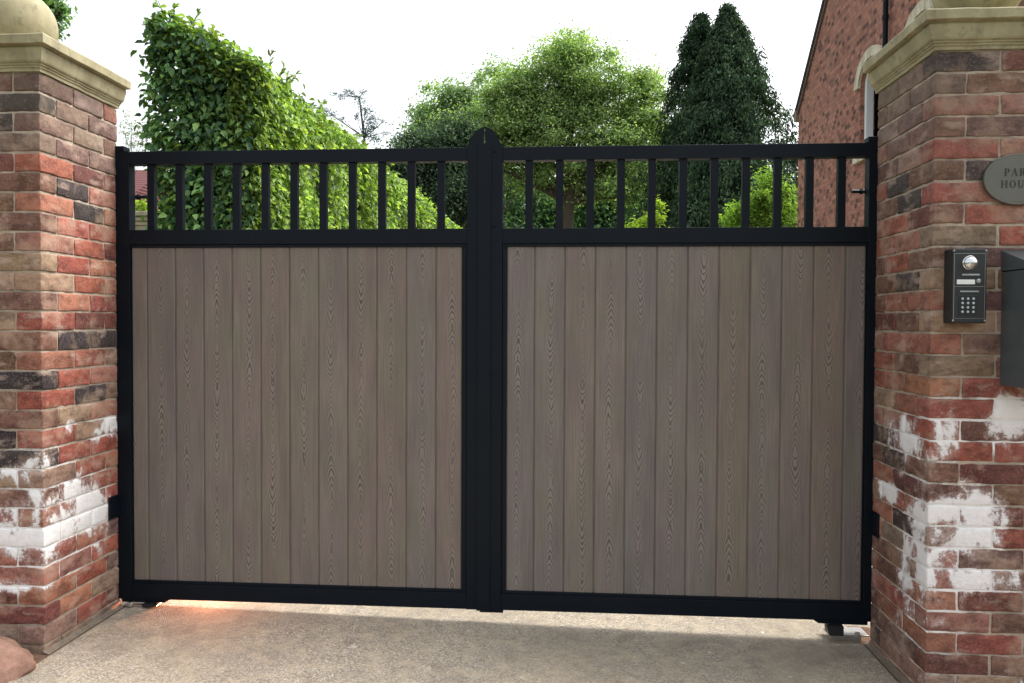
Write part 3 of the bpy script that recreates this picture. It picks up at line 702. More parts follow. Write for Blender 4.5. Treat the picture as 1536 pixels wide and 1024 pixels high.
# ------------------------------------------------------------------ house on the right
def house():
    X = 4.5; Ya, Yb = 12.19, 2.75; Ym = (Ya + Yb) / 2; ze = 5.50; pitch = 1.482 / 1.563; zr = ze + (Ya - Ym) * pitch; zg = gz(4)-.05
    r = empty('brick_house', (X, Ym, 0), 'red brick house with arched sash windows and black drainpipe behind right pillar', 'house')
    wins = [(8.57, .42), (6.90, .42)]; zs, zsp, rise = 3.90, 4.98, .30
    zroof = lambda y: ze + (min(Ya - y, y - Yb)) * pitch
    v = []; f = []
    def quad(*p):
        b = len(v); v.extend(p); f.append(tuple(range(b, b + len(p))))
    cuts = sorted([Yb, Ya, Ym] + [c + s * h for c, h in wins for s in (-1, 1)])
    for a, b in zip(cuts[:-1], cuts[1:]):
        w = [q for q in wins if abs((a + b) / 2 - q[0]) < q[1]]
        if not w: quad((X, a, zg), (X, b, zg), (X, b, zroof(b)), (X, a, zroof(a)))
        else:
            c, h = w[0]; quad((X, a, zg), (X, b, zg), (X, b, zs), (X, a, zs))
            N = 14
            pr = [(c + h * math.cos(math.pi * (1 - i / N)), zsp + rise * math.sin(math.pi * i / N)) for i in range(N + 1)]
            for p, q in zip(pr[:-1], pr[1:]): quad((X, p[0], p[1]), (X, q[0], q[1]), (X, q[0], zroof(q[0])), (X, p[0], zroof(p[0])))
            ring = [(a, zs), (b, zs)] + [(p[0], p[1]) for p in pr[::-1]]
            for i in range(len(ring)):
                p, q = ring[i], ring[(i + 1) % len(ring)]
                quad((X, p[0], p[1]), (X, q[0], q[1]), (X + .22, q[0], q[1]), (X + .22, p[0], p[1]))
    for y in (Ya, Yb): quad((X, y, zg), (X + 9, y, zg), (X + 9, y, ze), (X, y, ze))
    quad((X + 9, Ya, zg), (X + 9, Yb, zg), (X + 9, Yb, ze), (X + 9, Ym, zr), (X + 9, Ya, ze))
    mesh_obj('wall', v, f, HBRICK, r)
    # roof with verge
    m = MB(); th = .07; e = .14
    for s, Y in ((1, Ya), (-1, Yb)):
        poly = [(Ym, zr + .015), (Y + s * e, ze - e * pitch + .015), (Y + s * e, ze - e * pitch + .015 + th), (Ym, zr + .015 + th)]
        m.prism(poly, X - .06, X + 9.1, 'x')
    m.build('roof', SLATE, r)
    MB().box(X - .055, X + .05, Ya - .005, Ya + .13, ze - .20, ze + .01, .01).build('kneeler_stone', m_stone('old_stone', (.16, .13, .10), (.26, .22, .17)), r)
    # toothed verge course: dark bricks under the tiles
    vm = MB(); L = math.hypot(Ya - Ym, zr - ze)
    ns = int(L / .11)
    for i in range(ns):
        y0 = Ya - (Ya - Ym) * i / ns; y1 = Ya - (Ya - Ym) * (i + .86) / ns
        z0, z1 = zroof(y0) , zroof(y1)
        vm.prism([(y0, z0 - .004), (y1, z1 - .004), (y1, z1 - .10), (y0, z0 - .10)], X - .035, X - .001, 'x')
    vm.build('verge_course', simple('dark_brick', (.13, .085, .075), .9, 0, 12, .4), r)
    glass = NT('window_glass'); GL = glass.bsdf((.05, .09, .15), .06, 0, None, .8)
    pale = m_stone('pale_arch_stone', (.52, .47, .36), (.66, .60, .47))
    for c, h in wins:
        w = MB(); xo, xi = X + .06, X + .165
        N = 14
        def arcp(hh, rr, n=N): return [(c + hh * math.cos(math.pi * (1 - i / n)), zsp + rr * math.sin(math.pi * i / n)) for i in range(n + 1)]
        A, Bq = arcp(h - .005, rise - .005), arcp(h - .085, rise - .08)
        for i in range(N): w.prism([A[i], A[i + 1], Bq[i + 1], Bq[i]], xo, xi, 'x')
        for s in (-1, 1):
            a, b = sorted((c + s * (h - .005), c + s * (h - .085))); w.box(xo, xi, a, b, zs + .05, zsp)
        w.box(xo, xi, c - h + .005, c + h - .005, zs + .0, zs + .05)
        fr = w.build('window', WHITE, r)
        z_m = (zs + zsp + rise) / 2 - .02
        m = MB(); m.box(xo + .015, xi + .01, c - h + .085, c + h - .085, z_m - .03, z_m + .03); m.box(xo + .05, xi, c - .10, c - .05, zs + .05, z_m - .03); m.box(xo + .05, xi, c - .10, c - .05, z_m + .03, zsp + rise - .07)
        m.build('sash_bar', WHITE, fr)
        mesh_obj('pane', [(xi - .02, c - h + .08, zs + .04), (xi - .02, c + h - .08, zs + .04), (xi - .02, c + h - .08, zsp + rise), (xi - .02, c - h + .08, zsp + rise)], [(0, 1, 2, 3)], GL, fr)
        m = MB(); O, I = arcp(.58, .45), arcp(.425, .305)
        for i in range(N): m.prism([O[i], O[i + 1], I[i + 1], I[i]], X - .045, X + .02, 'x')
        for s in (-1, 1):
            a, b = sorted((c + s * .58, c + s * .425)); m.box(X - .045, X + .02, a, b, zsp - .02, zsp)
        m.build('arch_surround', pale, r)
        MB().box(X - .07, X + .06, c - h - .12, c + h + .12, zs - .10, zs - .001, .008).build('window_sill', pale, r)
    m = MB(); m.tube([(X - .065, 7.93, zg), (X - .065, 7.93, 5.86)], [.037, .037], 14)
    for z in (1.2, 3.0, 4.4, 5.6): m.tube([(X - .065, 7.93, z), (X - .065, 7.93, z + .06)], [.046, .046], 14)
    dp = m.build('drainpipe', PAINT, r, smooth=False)
    m = MB(); b = m
    prf = [(7.93 - .05, 5.80), (7.93 + .05, 5.80), (7.93 + .12, 5.94), (7.93 + .13, 6.10), (7.93 - .13, 6.10), (7.93 - .12, 5.94)]
    m.prism(prf, X - .19, X - .003, 'x'); m.build('hopper', PAINT, dp)
house()

# ------------------------------------------------------------------ foliage
def leaves(name, P, Nn, T, L, W, mat, cols, parent, ovate=False, fold=.25):
    """P base points, Nn leaf normals, T tip directions, L lengths, W widths"""
    n = len(P)
    Nn = Nn / np.linalg.norm(Nn, axis=1, keepdims=True)
    T = T - Nn * (T * Nn).sum(1, keepdims=True); T /= np.maximum(np.linalg.norm(T, axis=1, keepdims=True), 1e-6)
    S = np.cross(Nn, T); L = L[:, None]; W = W[:, None]
    base = P; tip = P + T * L - Nn * L * .12
    if ovate:
        up = Nn * W * fold
        l1 = P + T * L * .28 - S * W * .5 + up; l2 = P + T * L * .68 - S * W * .36 + up
        r1 = P + T * L * .28 + S * W * .5 + up; r2 = P + T * L * .68 + S * W * .36 + up
        V = np.stack([base, l1, l2, tip, r2, r1], 1).reshape(-1, 3)
        i = (np.arange(n) * 6)[:, None]
        F = np.concatenate([i + np.array([[0, 3, 2, 1]]), i + np.array([[0, 5, 4, 3]])])
        k = 6
    else:
        up = Nn * W * fold
        l = P + T * L * .45 - S * W * .5 + up; r_ = P + T * L * .45 + S * W * .5 + up
        V = np.stack([base, l, tip, r_], 1).reshape(-1, 3)
        i = (np.arange(n) * 4)[:, None]
        F = np.concatenate([i + np.array([[0, 2, 1]]), i + np.array([[0, 3, 2]])]); k = 4
    C = np.concatenate([cols, np.ones((n, 1))], 1).repeat(k, 0)
    return mesh_obj(name, V, F, mat, parent, False, {'tint': ('FLOAT_COLOR', C)})
def tints(n, pal, wts, jit=.18, P=None, clump=1.2):
    pal = np.array(pal); idx = RNG.choice(len(pal), n, p=np.array(wts) / sum(wts)); c = pal[idx]
    c = c * (1 + RNG.uniform(-jit, jit, (n, 1)))
    if P is not None: c = c * (.72 + .56 * vnoise(P * clump + 5, 77))[:, None]
    return c
LEAF = m_leaf('hornbeam_leaf', .38, .46, .28); TLEAF = m_leaf('tree_leaf', .46, .7, .2); CLEAF = m_leaf('conifer_spray', .15, .9, .08)

def hedge():
    root = empty('clipped_hedge', (-2.95, 2.71, 0), 'tall clipped green hedge running back behind the left gate leaf', 'hedge')
    xl, xr = -3.36, -2.50; y0, y1 = 2.72, 17.2
    ztop = lambda x: 3.80 + (x - xl) / (xr - xl) * (3.42 - 3.80)
    Ps = []; Ns = []; Sz = []
    # front end
    def add(P, N, s, jit):
        P = P + N * RNG.uniform(-.20, .05, (len(P), 1)) + RNG.normal(0, jit, P.shape)
        b = (vnoise(P * 2.3, 41) - .5) * .22 + (vnoise(P * 6.0, 42) - .5) * .10
        Ps.append(P + N * b[:, None]); Ns.append(N); Sz.append(s)
    n = 6200; x = xl + (xr - xl) * RNG.uniform(0, 1, n) ** 1.15; z = .9 + (ztop(x) - .9) * RNG.uniform(0, 1, n) ** .85
    add(np.stack([x, np.full(n, y0), z], 1), np.tile([0, -1., 0], (n, 1)), np.full(n, 1.0), .02)
    n = 900; x = RNG.uniform(xl, xr, n); z = RNG.uniform(0, .9, n)
    add(np.stack([x, np.full(n, y0), z], 1), np.tile([0, -1., 0], (n, 1)), np.full(n, 1.3), .02)
    # drive-side face, denser near
    n = 50000; y = y0 + (y1 - y0) * RNG.uniform(0, 1, n) ** 1.75; z = .2 + 3.22 * RNG.uniform(0, 1, n) ** .75
    sc = .88 + (y - y0) / 14 * .8
    add(np.stack([np.full(n, xr), y, z], 1), np.tile([1., 0, 0], (n, 1)), sc, .02)
    n = 9000; y = y0 + (y1 - y0) * RNG.uniform(0, 1, n) ** 1.7; x = RNG.uniform(xl, xr, n)
    add(np.stack([x, y, ztop(x)], 1), np.tile([.3, 0, 1.], (n, 1)), 1.0 + (y - y0) / 14 * .9, .02)
    n = 5500; y = y0 + (y1 - y0) * RNG.uniform(0, 1, n) ** 2.4; z = .5 + 3.3 * RNG.uniform(0, 1, n)
    add(np.stack([np.full(n, xl), y, z], 1), np.tile([-1., 0, 0], (n, 1)), 1.0 + (y - y0) / 14 * .9, .02)
    P = np.concatenate(Ps); N = np.concatenate(Ns); s = np.concatenate(Sz); n = len(P)
    nn = N * .55 + np.array([0, 0, .55]) + RNG.normal(0, .42, (n, 3)); tt = N * .5 + np.array([0, 0, -.75]) + RNG.normal(0, .45, (n, 3))
    top = N[:, 2] > .5; tt[top] = N[top] * .3 + RNG.normal(0, .6, (top.sum(), 3))
    L = RNG.uniform(.048, .084, n) * s; W = L * RNG.uniform(.5, .66, n)
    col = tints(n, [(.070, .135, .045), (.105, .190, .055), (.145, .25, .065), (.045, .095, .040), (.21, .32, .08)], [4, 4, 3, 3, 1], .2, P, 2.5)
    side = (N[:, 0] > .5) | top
    col[side] = col[side] * np.array([1.95, 1.65, 1.3])  # drive-side and top leaves painted brighter, as the light falls on them
    fr = N[:, 1] < -.5; col[fr] *= np.array([1.35, 1.4, 1.85])  # front-end leaves painted paler and bluer to carry the skylight
    # young shoots breaking the clipped line
    sp = MB(); SP = []; SN = []; ST = []
    def shoot(p, d, ln):
        q = [Vector(p) + Vector(d) * ln * t + Vector((0, 0, .03 * math.sin(t * 3))) for t in (0, .35, .7, 1)]
        MB().tube(q, [.004, .003, .0025, .001], 5, False).build('twig', TWIG, root, fix=False)
        for i in range(int(ln / .028) + 2):
            t = random.uniform(.1, 1.05); c = Vector(p) + Vector(d) * ln * t
            SP.append(c[:]); SN.append((random.uniform(-1, 1), random.uniform(-1, .2), random.uniform(0, 1))); ST.append((d[0] + random.uniform(-1, 1), random.uniform(-.4, .4), d[2] + random.uniform(-1, .6)))
    for i in range(26): z = random.uniform(2.2, 3.85); shoot((xl + .06, y0 + random.uniform(0, .5), z), Vector((-1, random.uniform(-.4, .1), random.uniform(.0, .9))).normalized(), random.uniform(.10, .24))
    for i in range(42):
        y = y0 + 9 * random.random() ** 1.8; x = random.uniform(xl, xr); shoot((x, y, ztop(x) - .03), Vector((random.uniform(-.5, .5), random.uniform(-.4, .3), 1)).normalized(), random.uniform(.10, .26))
    shoot((xl + .1, y0, 3.8), Vector((-.45, 0, .8)).normalized(), .26)
    for i in range(30): y = y0 + 8 * random.random() ** 1.5; shoot((xr - .03, y, random.uniform(2.3, 3.45)), Vector((1, random.uniform(-.5, .1), random.uniform(.1, .9))).normalized(), random.uniform(.08, .2))
    n = len(SP); Lq = RNG.uniform(.045, .08, n)
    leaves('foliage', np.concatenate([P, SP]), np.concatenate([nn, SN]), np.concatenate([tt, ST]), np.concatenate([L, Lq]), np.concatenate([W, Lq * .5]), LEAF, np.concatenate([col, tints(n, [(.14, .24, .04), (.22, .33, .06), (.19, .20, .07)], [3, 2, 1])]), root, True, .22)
    # inner twiggy mass and stems
    core = NT('hedge_interior'); o = core.obj(); nz = core.noise(o, 14, 5, .7)
    cm = core.bsdf(core.mix(nz, (.012, .024, .010), (.055, .09, .035)), .95, 0, core.bump(nz, 1, .1), .1)
    ins = .17; g = MB()
    g.v = []; N1 = 40
    poly = [(xl + .10, 0.1), (xr - ins, 0.1), (xr - ins, ztop(xr) - ins), (xl + .13, ztop(xl) - .22)]
    m = MB(); m.prism(poly, y0 + ins + .05, y1 - ins, 'y'); m.build('inner_growth', cm, root)
    for i in range(20): y = y0 + .35 + i * .72; m = MB(); m.tube([(-2.93, y, 0), (-2.93 + random.uniform(-.05, .05), y, .12)], [.05, .045], 8); m.build('stem', BARK, root, fix=False)
hedge()

def tree(name, label, cat, base, trunk, clumps, n, leafL, pal, wts, group=None, mat=None, aspect=.62, twist=.5, trunk_mat=None, limb=True, trunk_r=.25, lean=0, droop=0., density=1.6, under=.0, loose=.3, zmin=.36):
    """trunk: list of points relative to base; clumps: (x,y,z,r, squash) relative to base"""
    root = empty(name, base, label, cat, group); B = np.array(base)
    cl = np.array([c[:4] for c in clumps]); w = cl[:, 3] ** 2.2; w /= w.sum(); idx = RNG.choice(len(cl), n, p=w)
    d = RNG.normal(0, 1, (n, 3)); d /= np.linalg.norm(d, axis=1, keepdims=True)
    rr = RNG.uniform(0, 1, n) ** (1 / density)
    rad = cl[idx, 3] * rr * (.75 + .5 * vnoise(d * 2.2 + idx[:, None] * 3.7, 9))
    sq = np.array([c[4] if len(c) > 4 else .75 for c in clumps])[idx]
    P = cl[idx, :3] + d * rad[:, None] * np.stack([np.ones(n), np.ones(n), sq], 1)
    if loose > 0:
        m_ = RNG.uniform(0, 1, n) < loose; P[m_] += RNG.normal(0, 1, (m_.sum(), 3)) * cl[idx[m_], 3][:, None] * .38
    keep = P[:, 2] > .15; P, d, idx = P[keep], d[keep], idx[keep]; n = len(P)
    nn = d * .6 + np.array([0, 0, .5]) + RNG.normal(0, twist, (n, 3)); tt = d * .6 + RNG.normal(0, .6, (n, 3)) - np.array([0, 0, droop])
    zlo = zmin
    L = leafL * RNG.uniform(.65, 1.35, n)
    ct = RNG.uniform(.8, 1.2, len(cl))[idx][:, None]
    col = tints(n, pal, wts, .2, P + B, 1.0) * ct
    leaves('crown', P + B, nn, tt, L, L * aspect, mat or TLEAF, col, root)
    m = MB(); tp = [Vector(base) + Vector(p) for p in trunk]; k = len(tp)
    m.tube(tp, [trunk_r * (1.25 if i == 0 else 1 - .75 * i / (k - 1)) for i in range(k)], 12)
    if limb:
        for c in (clumps if len(clumps) < 60 else random.sample(clumps, 60)):
            tgt = Vector(base) + Vector(c[:3]); best = min(tp[1:], key=lambda p: (p - tgt).length + (2 if p.z > tgt.z else 0))
            zt = max(tp[-1].z * zlo, tgt.z - 1.2 * abs(tgt.x - tp[0].x) - .6); zt = min(zt, tp[-1].z)
            for a_, b_ in (() if zlo == 0 else zip(tp[:-1], tp[1:])):
                if a_.z <= zt <= b_.z: best = a_.lerp(b_, (zt - a_.z) / max(1e-6, b_.z - a_.z))
            s = best; mid = s.lerp(tgt, .5) + Vector((random.uniform(-.2, .2), random.uniform(-.2, .2), random.uniform(-.1, .25))) * c[3]
            r0 = trunk_r * .20 + c[3] * .01
            m.tube([s, mid, tgt, tgt + (tgt - mid) * .35], [r0, r0 * .6, r0 * .3, r0 * .08], 6, False)
            for _ in range(3):
                a = mid.lerp(tgt, random.random()); e = tgt + Vector((random.gauss(0, 1), random.gauss(0, 1), random.gauss(0, .7))) * c[3] * .6
                m.tube([a, a.lerp(e, .55) + Vector((0, 0, .08 * c[3])), e], [r0 * .35, r0 * .2, r0 * .06], 5, False)
    m.build('trunk', trunk_mat or BARK, root, fix=False)
    return root

CAMP = np.array([0, -3.29, 1.31])
_y, _p, _r = map(math.radians, (4.1, 1.34, .25))
FW = np.array([-math.sin(_y) * math.cos(_p), math.cos(_y) * math.cos(_p), -math.sin(_p)]); _rt = np.array([math.cos(_y), math.sin(_y), 0.]); _up = np.cross(_rt, FW)
RT = _rt * math.cos(_r) + _up * math.sin(_r); UP = _up * math.cos(_r) - _rt * math.sin(_r)
def at(px, py, depth):
    """point on the sight line of photo pixel (px,py), depth metres along +Y from the camera position"""
    d = FW + RT * ((px - 768) / 1150.) - UP * ((py - 512) / 1150.)
    return tuple(CAMP + d * (depth / d[1]))
def crown_clumps(base, specs, n, rmin, rmax, fill=.9, squash=(.55, .85)):
    """random clumps inside big ellipsoids (cx,cy,cz,rx,ry,rz) in world space -> relative to base"""
    out = []; vol = [s[3] * s[5] for s in specs]
    for _ in range(n):
        s = random.choices(specs, vol)[0]
        while True:
            p = [random.uniform(-1, 1) for _ in range(3)]; q = math.sqrt(sum(x * x for x in p))
            if .25 < q < 1: break
        r = random.uniform(rmin, rmax); f = fill
        out.append((s[0] + p[0] * (s[3] - r * .6) * f - base[0], s[1] + p[1] * (s[4] - r * .6) * f - base[1], s[2] + p[2] * (s[5] - r * .5) * f - base[2], r, random.uniform(*squash)))
    return out
def E(px, py, dep, rx, rz, ry=None):
    p = at(px, py, dep); k = dep / 1154.; return (p[0], p[1], p[2], rx * k, (ry or rx * .8) * k, rz * k)

GRN = [(.050, .105, .024), (.080, .155, .030), (.115, .205, .038), (.035, .075, .025)]
# big central broadleaf, leaf colours lightened in place of haze
b = at(852, 0, 34); b = (b[0], b[1], -.1)
sp = [E(850, 190, 34, 130, 160), E(915, 195, 34, 112, 140), E(795, 200, 34, 100, 128), E(955, 165, 34, 72, 95), E(770, 205, 34, 90, 105), E(960, 230, 34, 66, 90), E(745, 190, 34, 72, 92), E(700, 210, 34, 60, 70), E(870, 130, 34, 70, 92), E(820, 150, 34, 80, 90)]
tree('broadleaf_tree', 'large bright green broadleaf tree, highest of the broadleaves, above the right gate leaf', 'tree', b,
     [(0, 0, 0), (.1, 0, 2.5), (0, 0, 5), (.2, 0, 8), (.1, 0, 11)], crown_clumps(b, sp, 200, .5, 1.05, squash=(.48, .72)), 120000, .125, [(.20, .29, .125), (.26, .36, .15), (.34, .45, .17), (.15, .235, .12)], [3, 4, 3, 2], trunk_r=.44, twist=.36, zmin=.6, loose=.35, density=1.3)
# lighter, more open tree to its left
b = at(722, 0, 38); b = (b[0], b[1], -.1)
sp = [E(682, 172, 38, 70, 78), E(735, 175, 38, 90, 92), E(690, 240, 38, 105, 90), E(645, 200, 38, 50, 66)]
tree('broadleaf_tree', 'pale blue-green open-crowned tree left of the large central tree', 'tree', b,
     [(0, 0, 0), (0, 0, 4), (-.3, 0, 8), (-.6, 0, 10.5)], crown_clumps(b, sp, 85, .5, 1.0), 34000, .16, [(.20, .30, .18), (.26, .37, .20), (.32, .43, .20)], [3, 3, 2], trunk_r=.2, twist=.4, density=1.3)
# dark holly-like tree above the hedge end
b = at(640, 0, 31); b = (b[0], b[1], -.1)
sp = [E(640, 260, 31, 90, 90), E(690, 280, 31, 85, 90), E(608, 235, 31, 48, 52), E(650, 215, 31, 46, 45), E(680, 210, 31, 44, 50)]
tree('dark_evergreen_tree', 'dark green evergreen tree between the hedge end and the gate centre', 'tree', b,
     [(0, 0, 0), (0, 0, 3), (.1, 0, 6), (.2, 0, 8)], crown_clumps(b, sp, 70, .5, .95), 34000, .13, [(.06, .10, .07), (.09, .145, .09), (.15, .215, .14), (.036, .064, .046)], [4, 3, 1.5, 3], trunk_r=.22)
# woodland belt behind, tree by tree
wood = [(560, 290, 60, 60, 62, 0), (640, 300, 66, 60, 62, 0), (735, 285, 48, 75, 80, 0), (800, 290, 52, 70, 70, 1), (905, 285, 46, 60, 66, 1), (965, 270, 50, 62, 66, 2), (1010, 255, 56, 60, 70, 0), (1120, 300, 60, 70, 60, 0), (500, 310, 70, 70, 60, 0), (840, 330, 58, 90, 50, 0)]
labs = ['shaded dark broadleaf tree far behind, seen just left of the gate centre', 'mid green broadleaf tree behind the large central tree', 'lighter green tree seen through the bars just left of the dark conifer']
wl = {560: 'distant dark tree rising just right of the thin pine', 640: 'distant dark tree standing behind the dark evergreen', 735: 'dark shaded tree behind the gate centre finial', 800: 'mid green tree seen through the first bars right of the gate centre', 905: 'mid green tree seen through the bars right of the thick trunk', 965: 'light green tree behind the yellow shrub', 1010: 'dark tree behind the left edge of the tall conifer', 1120: 'dark tree low behind the golden-green tree', 500: 'distant dark tree below the thin pine', 840: 'low dark undergrowth tree behind the thick trunk'}
for (px, py, dep, rx, rz, k) in wood:
    b = at(px, 0, dep); b = (b[0], b[1], -.1)
    sp = [E(px, py, dep, rx * 1.2, rz * 1.15), E(px, py + 90, dep, rx * 1.3, rz * 1.15)]
    pal = [[(.045, .082, .052), (.065, .115, .065), (.095, .155, .08)], [(.05, .11, .055), (.075, .155, .07), (.10, .19, .075)], [(.11, .20, .08), (.15, .26, .09), (.19, .31, .09)]][k]
    hgt = at(px, py, dep)[2]
    tree('woodland_tree', wl[px], 'tree', b, [(0, 0, 0), (0, 0, hgt * .5), (.1, 0, hgt)], crown_clumps(b, sp, 42, 1.0, 1.9), 10000, .28, pal, [3, 3, 2], 'trees of the wood behind the garden', trunk_r=.3)
def woodmass():
    n = 42000; px = RNG.uniform(430, 1230, n); dep = RNG.uniform(62, 80, n)
    topy = 245 + 40 * vnoise(np.stack([px / 45, px * 0, px * 0], 1), 61) + 25 * vnoise(np.stack([px / 14, px * 0, px * 0], 1), 62)
    py = topy + (500 - topy) * RNG.uniform(0, 1, n) ** 1.2
    d = FW[None] + RT[None] * ((px - 768) / 1150.)[:, None] - UP[None] * ((py - 512) / 1150.)[:, None]
    P = CAMP + d * (dep / d[:, 1])[:, None]; P += RNG.normal(0, .2, P.shape)
    L = RNG.uniform(.35, .6, n); nn = RNG.normal(0, .6, (n, 3)) + np.array([0, -.5, .5])
    o = leaves('woodland', P, nn, RNG.normal(0, 1, (n, 3)), L, L * .6, TLEAF, tints(n, [(.035, .07, .04), (.055, .10, .05), (.08, .14, .06)], [3, 3, 2], .2, P, .5), None)
    tag(o, 'far-off dark green wood closing the view behind the garden trees', 'woodland', None, 'stuff')
woodmass()
# tree at the top left behind the stone ball
b = at(-40, 0, 22); b = (b[0], b[1], -.1)
sp = [E(-24, -20, 22, 100, 75), E(72, 30, 22, 32, 48), E(80, 20, 22, 20, 34), E(46, 25, 22, 50, 60), E(-60, 60, 22, 80, 90)]
tree('broadleaf_tree', 'tree behind the left pillar, a leafy clump showing right of the stone ball', 'tree', b,
     [(0, 0, 0), (0, 0, 4), (.2, 0, 8), (.3, 0, 10.5)], crown_clumps(b, sp, 80, .18, .42), 12000, .14, [(.10, .19, .095), (.14, .25, .10), (.19, .31, .09)], [3, 3, 2], trunk_r=.25)
# thin pine in the gap, distance haze painted into its bluish leaf colour
b = at(548, 0, 62); b = (b[0], b[1], -.1)
k = 62 / 1154.
cls = []
for px, py, r in ((540, 150, 11), (524, 138, 10), (512, 145, 8), (500, 140, 5), (548, 165, 13), (556, 178, 13), (560, 192, 12), (548, 200, 13), (562, 208, 12), (500, 172, 8), (488, 166, 7), (478, 162, 5), (514, 178, 6), (535, 175, 7), (574, 180, 6), (578, 198, 6), (545, 138, 7)):
    p = at(px, py, 62); cls.append((p[0] - b[0], p[1] - b[1] + random.uniform(-.4, .4), p[2] - b[2], r * k, .6))
tree('pine_tree', 'thin wispy blue-green pine standing alone in the sky gap', 'tree', b,
     [(.4, 0, 0), (.3, 0, 8), (.2, 0, 13), (-.1, 0, 16.5), (-.5, 0, 19.8)], cls, 1900, .20, [(.10, .15, .16), (.15, .20, .21)], [1, 1], mat=CLEAF, aspect=.3, trunk_r=.22, zmin=0)

def conifer(label, px, ptop, dep, half, n, seed, top_lean=0, pal=None, power=.75, cutleft=None):
    b = at(px, 0, dep); b = (b[0], b[1], -.1); H = at(px, ptop, dep)[2] + .1; R = half * dep / 1154.
    root = empty('conifer', b, label, 'tree', 'tall dark conifers behind the right gate leaf'); B = np.array(b)
    M = int(n / 62)
    z = H * (RNG.uniform(.04, 1, M) ** .9); th = RNG.uniform(0, 2 * math.pi, M); t = z / H; prof = np.clip(1 - t, 0, 1) ** power
    lob = .80 + .50 * (vnoise(np.stack([np.cos(th) * 1.8, np.sin(th) * 1.8, z * .8], 1) + seed, 3) - .5)
    R_ = R * prof * lob * RNG.uniform(.68, 1.0, M) + .03
    R_ *= 1 + .32 * (RNG.uniform(0, 1, M) > .86)
    d0 = np.stack([np.cos(th), np.sin(th), np.zeros(M)], 1)
    C0 = B + d0 * R_[:, None] + np.stack([top_lean * t ** 3, 0 * t, z], 1)
    sz = .15 + .30 * np.clip(prof, 0, 1) * RNG.uniform(.6, 1.3, M)
    idx = RNG.integers(0, M, n); d = d0[idx]; g = RNG.normal(0, 1, (n, 3)); q = RNG.uniform(0, 1, (n, 1))
    P = C0[idx] + g * sz[idx][:, None] * np.array([.50, .50, .5]) + (d * .5 - np.array([0, 0, 1.0])) * q * sz[idx][:, None] * 1.5 + np.array([0, 0, .35]) * sz[idx][:, None]
    nn = d + np.array([0, 0, .45]) + RNG.normal(0, .5, (n, 3)); tt = d * .5 + np.array([0, 0, -.8]) + RNG.normal(0, .45, (n, 3))
    L = RNG.uniform(.09, .20, n)
    col = tints(n, pal or [(.026, .052, .030), (.040, .074, .040), (.060, .104, .052), (.016, .030, .019)], [3, 3, 1.5, 2], .25, P, 1.6) * RNG.uniform(.75, 1.3, M)[idx][:, None]
    leaves('crown', P, nn, tt, L, L * .34, CLEAF, col, root, False, .3)
    core = MB(); core.tube([(b[0], b[1], b[2]), (b[0], b[1], H * .5), (b[0] + top_lean * .9, b[1], H * .97)], [R * .10 + .12, R * .06 + .06, .02], 10)
    core.build('trunk', BARK, root, fix=False)
    # inner dead growth
    ic = []; 
    zz = [H * .04, H * .3, H * .6, H * .85, H * .95]
    m = MB(); m.tube([(b[0] + top_lean * (q / H) ** 3, b[1], q) for q in zz], [R * .42 * (1 - q / H) ** power for q in zz], 14); m.build('inner_growth', CORE2, root, fix=False)
t = NT('conifer_interior'); CORE2 = t.bsdf(t.mix(t.noise(t.obj(), 3, 4), (.006, .009, .006), (.02, .03, .018)), .95, 0, None, .05)
conifer('tall dark conifer, its left of two pointed tops lower', 1050, 22, 29, 118, 36000, 1.0, 0, power=.64)
conifer('tall dark conifer with broad right side and slightly higher top', 1096, 10, 27.5, 285, 72000, 4.0, -.1, power=.98, pal=[(.040, .074, .042), (.060, .104, .055), (.090, .140, .072), (.022, .042, .026)])

# golden shrubs behind the bars
b = at(973, 0, 19); b = (b[0], b[1], -.05)
sp = [E(972, 334, 19, 36, 44), E(960, 380, 19, 38, 60), E(990, 390, 19, 34, 60)]
YEL = [(.25, .36, .045), (.34, .46, .06), (.16, .26, .04)]
tree('golden_shrub', 'rounded bright yellow-green shrub seen through the bars left of the dark conifer', 'shrub', b,
     [(0, 0, 0), (0, 0, .8), (0, 0, 1.6)], crown_clumps(b, sp, 46, .14, .26), 9000, .085, YEL, [3, 3, 2], trunk_r=.05, aspect=.4)
b = at(1150, 0, 17); b = (b[0], b[1], -.05)
sp = [E(1150, 300, 17, 46, 60), E(1165, 330, 17, 42, 60), E(1110, 335, 17, 32, 36), E(1140, 380, 17, 60, 60), E(1178, 305, 17, 22, 46)]
tree('golden_tree', 'light yellow-green feathery small tree in front of the conifer by the house', 'tree', b,
     [(0, 0, 0), (0, 0, 1.2), (.1, 0, 2.6), (.1, 0, 3.6)], crown_clumps(b, sp, 60, .18, .36), 15000, .085, [(.13, .24, .045), (.19, .32, .055), (.25, .38, .06)], [3, 3, 2], trunk_r=.08, aspect=.4)
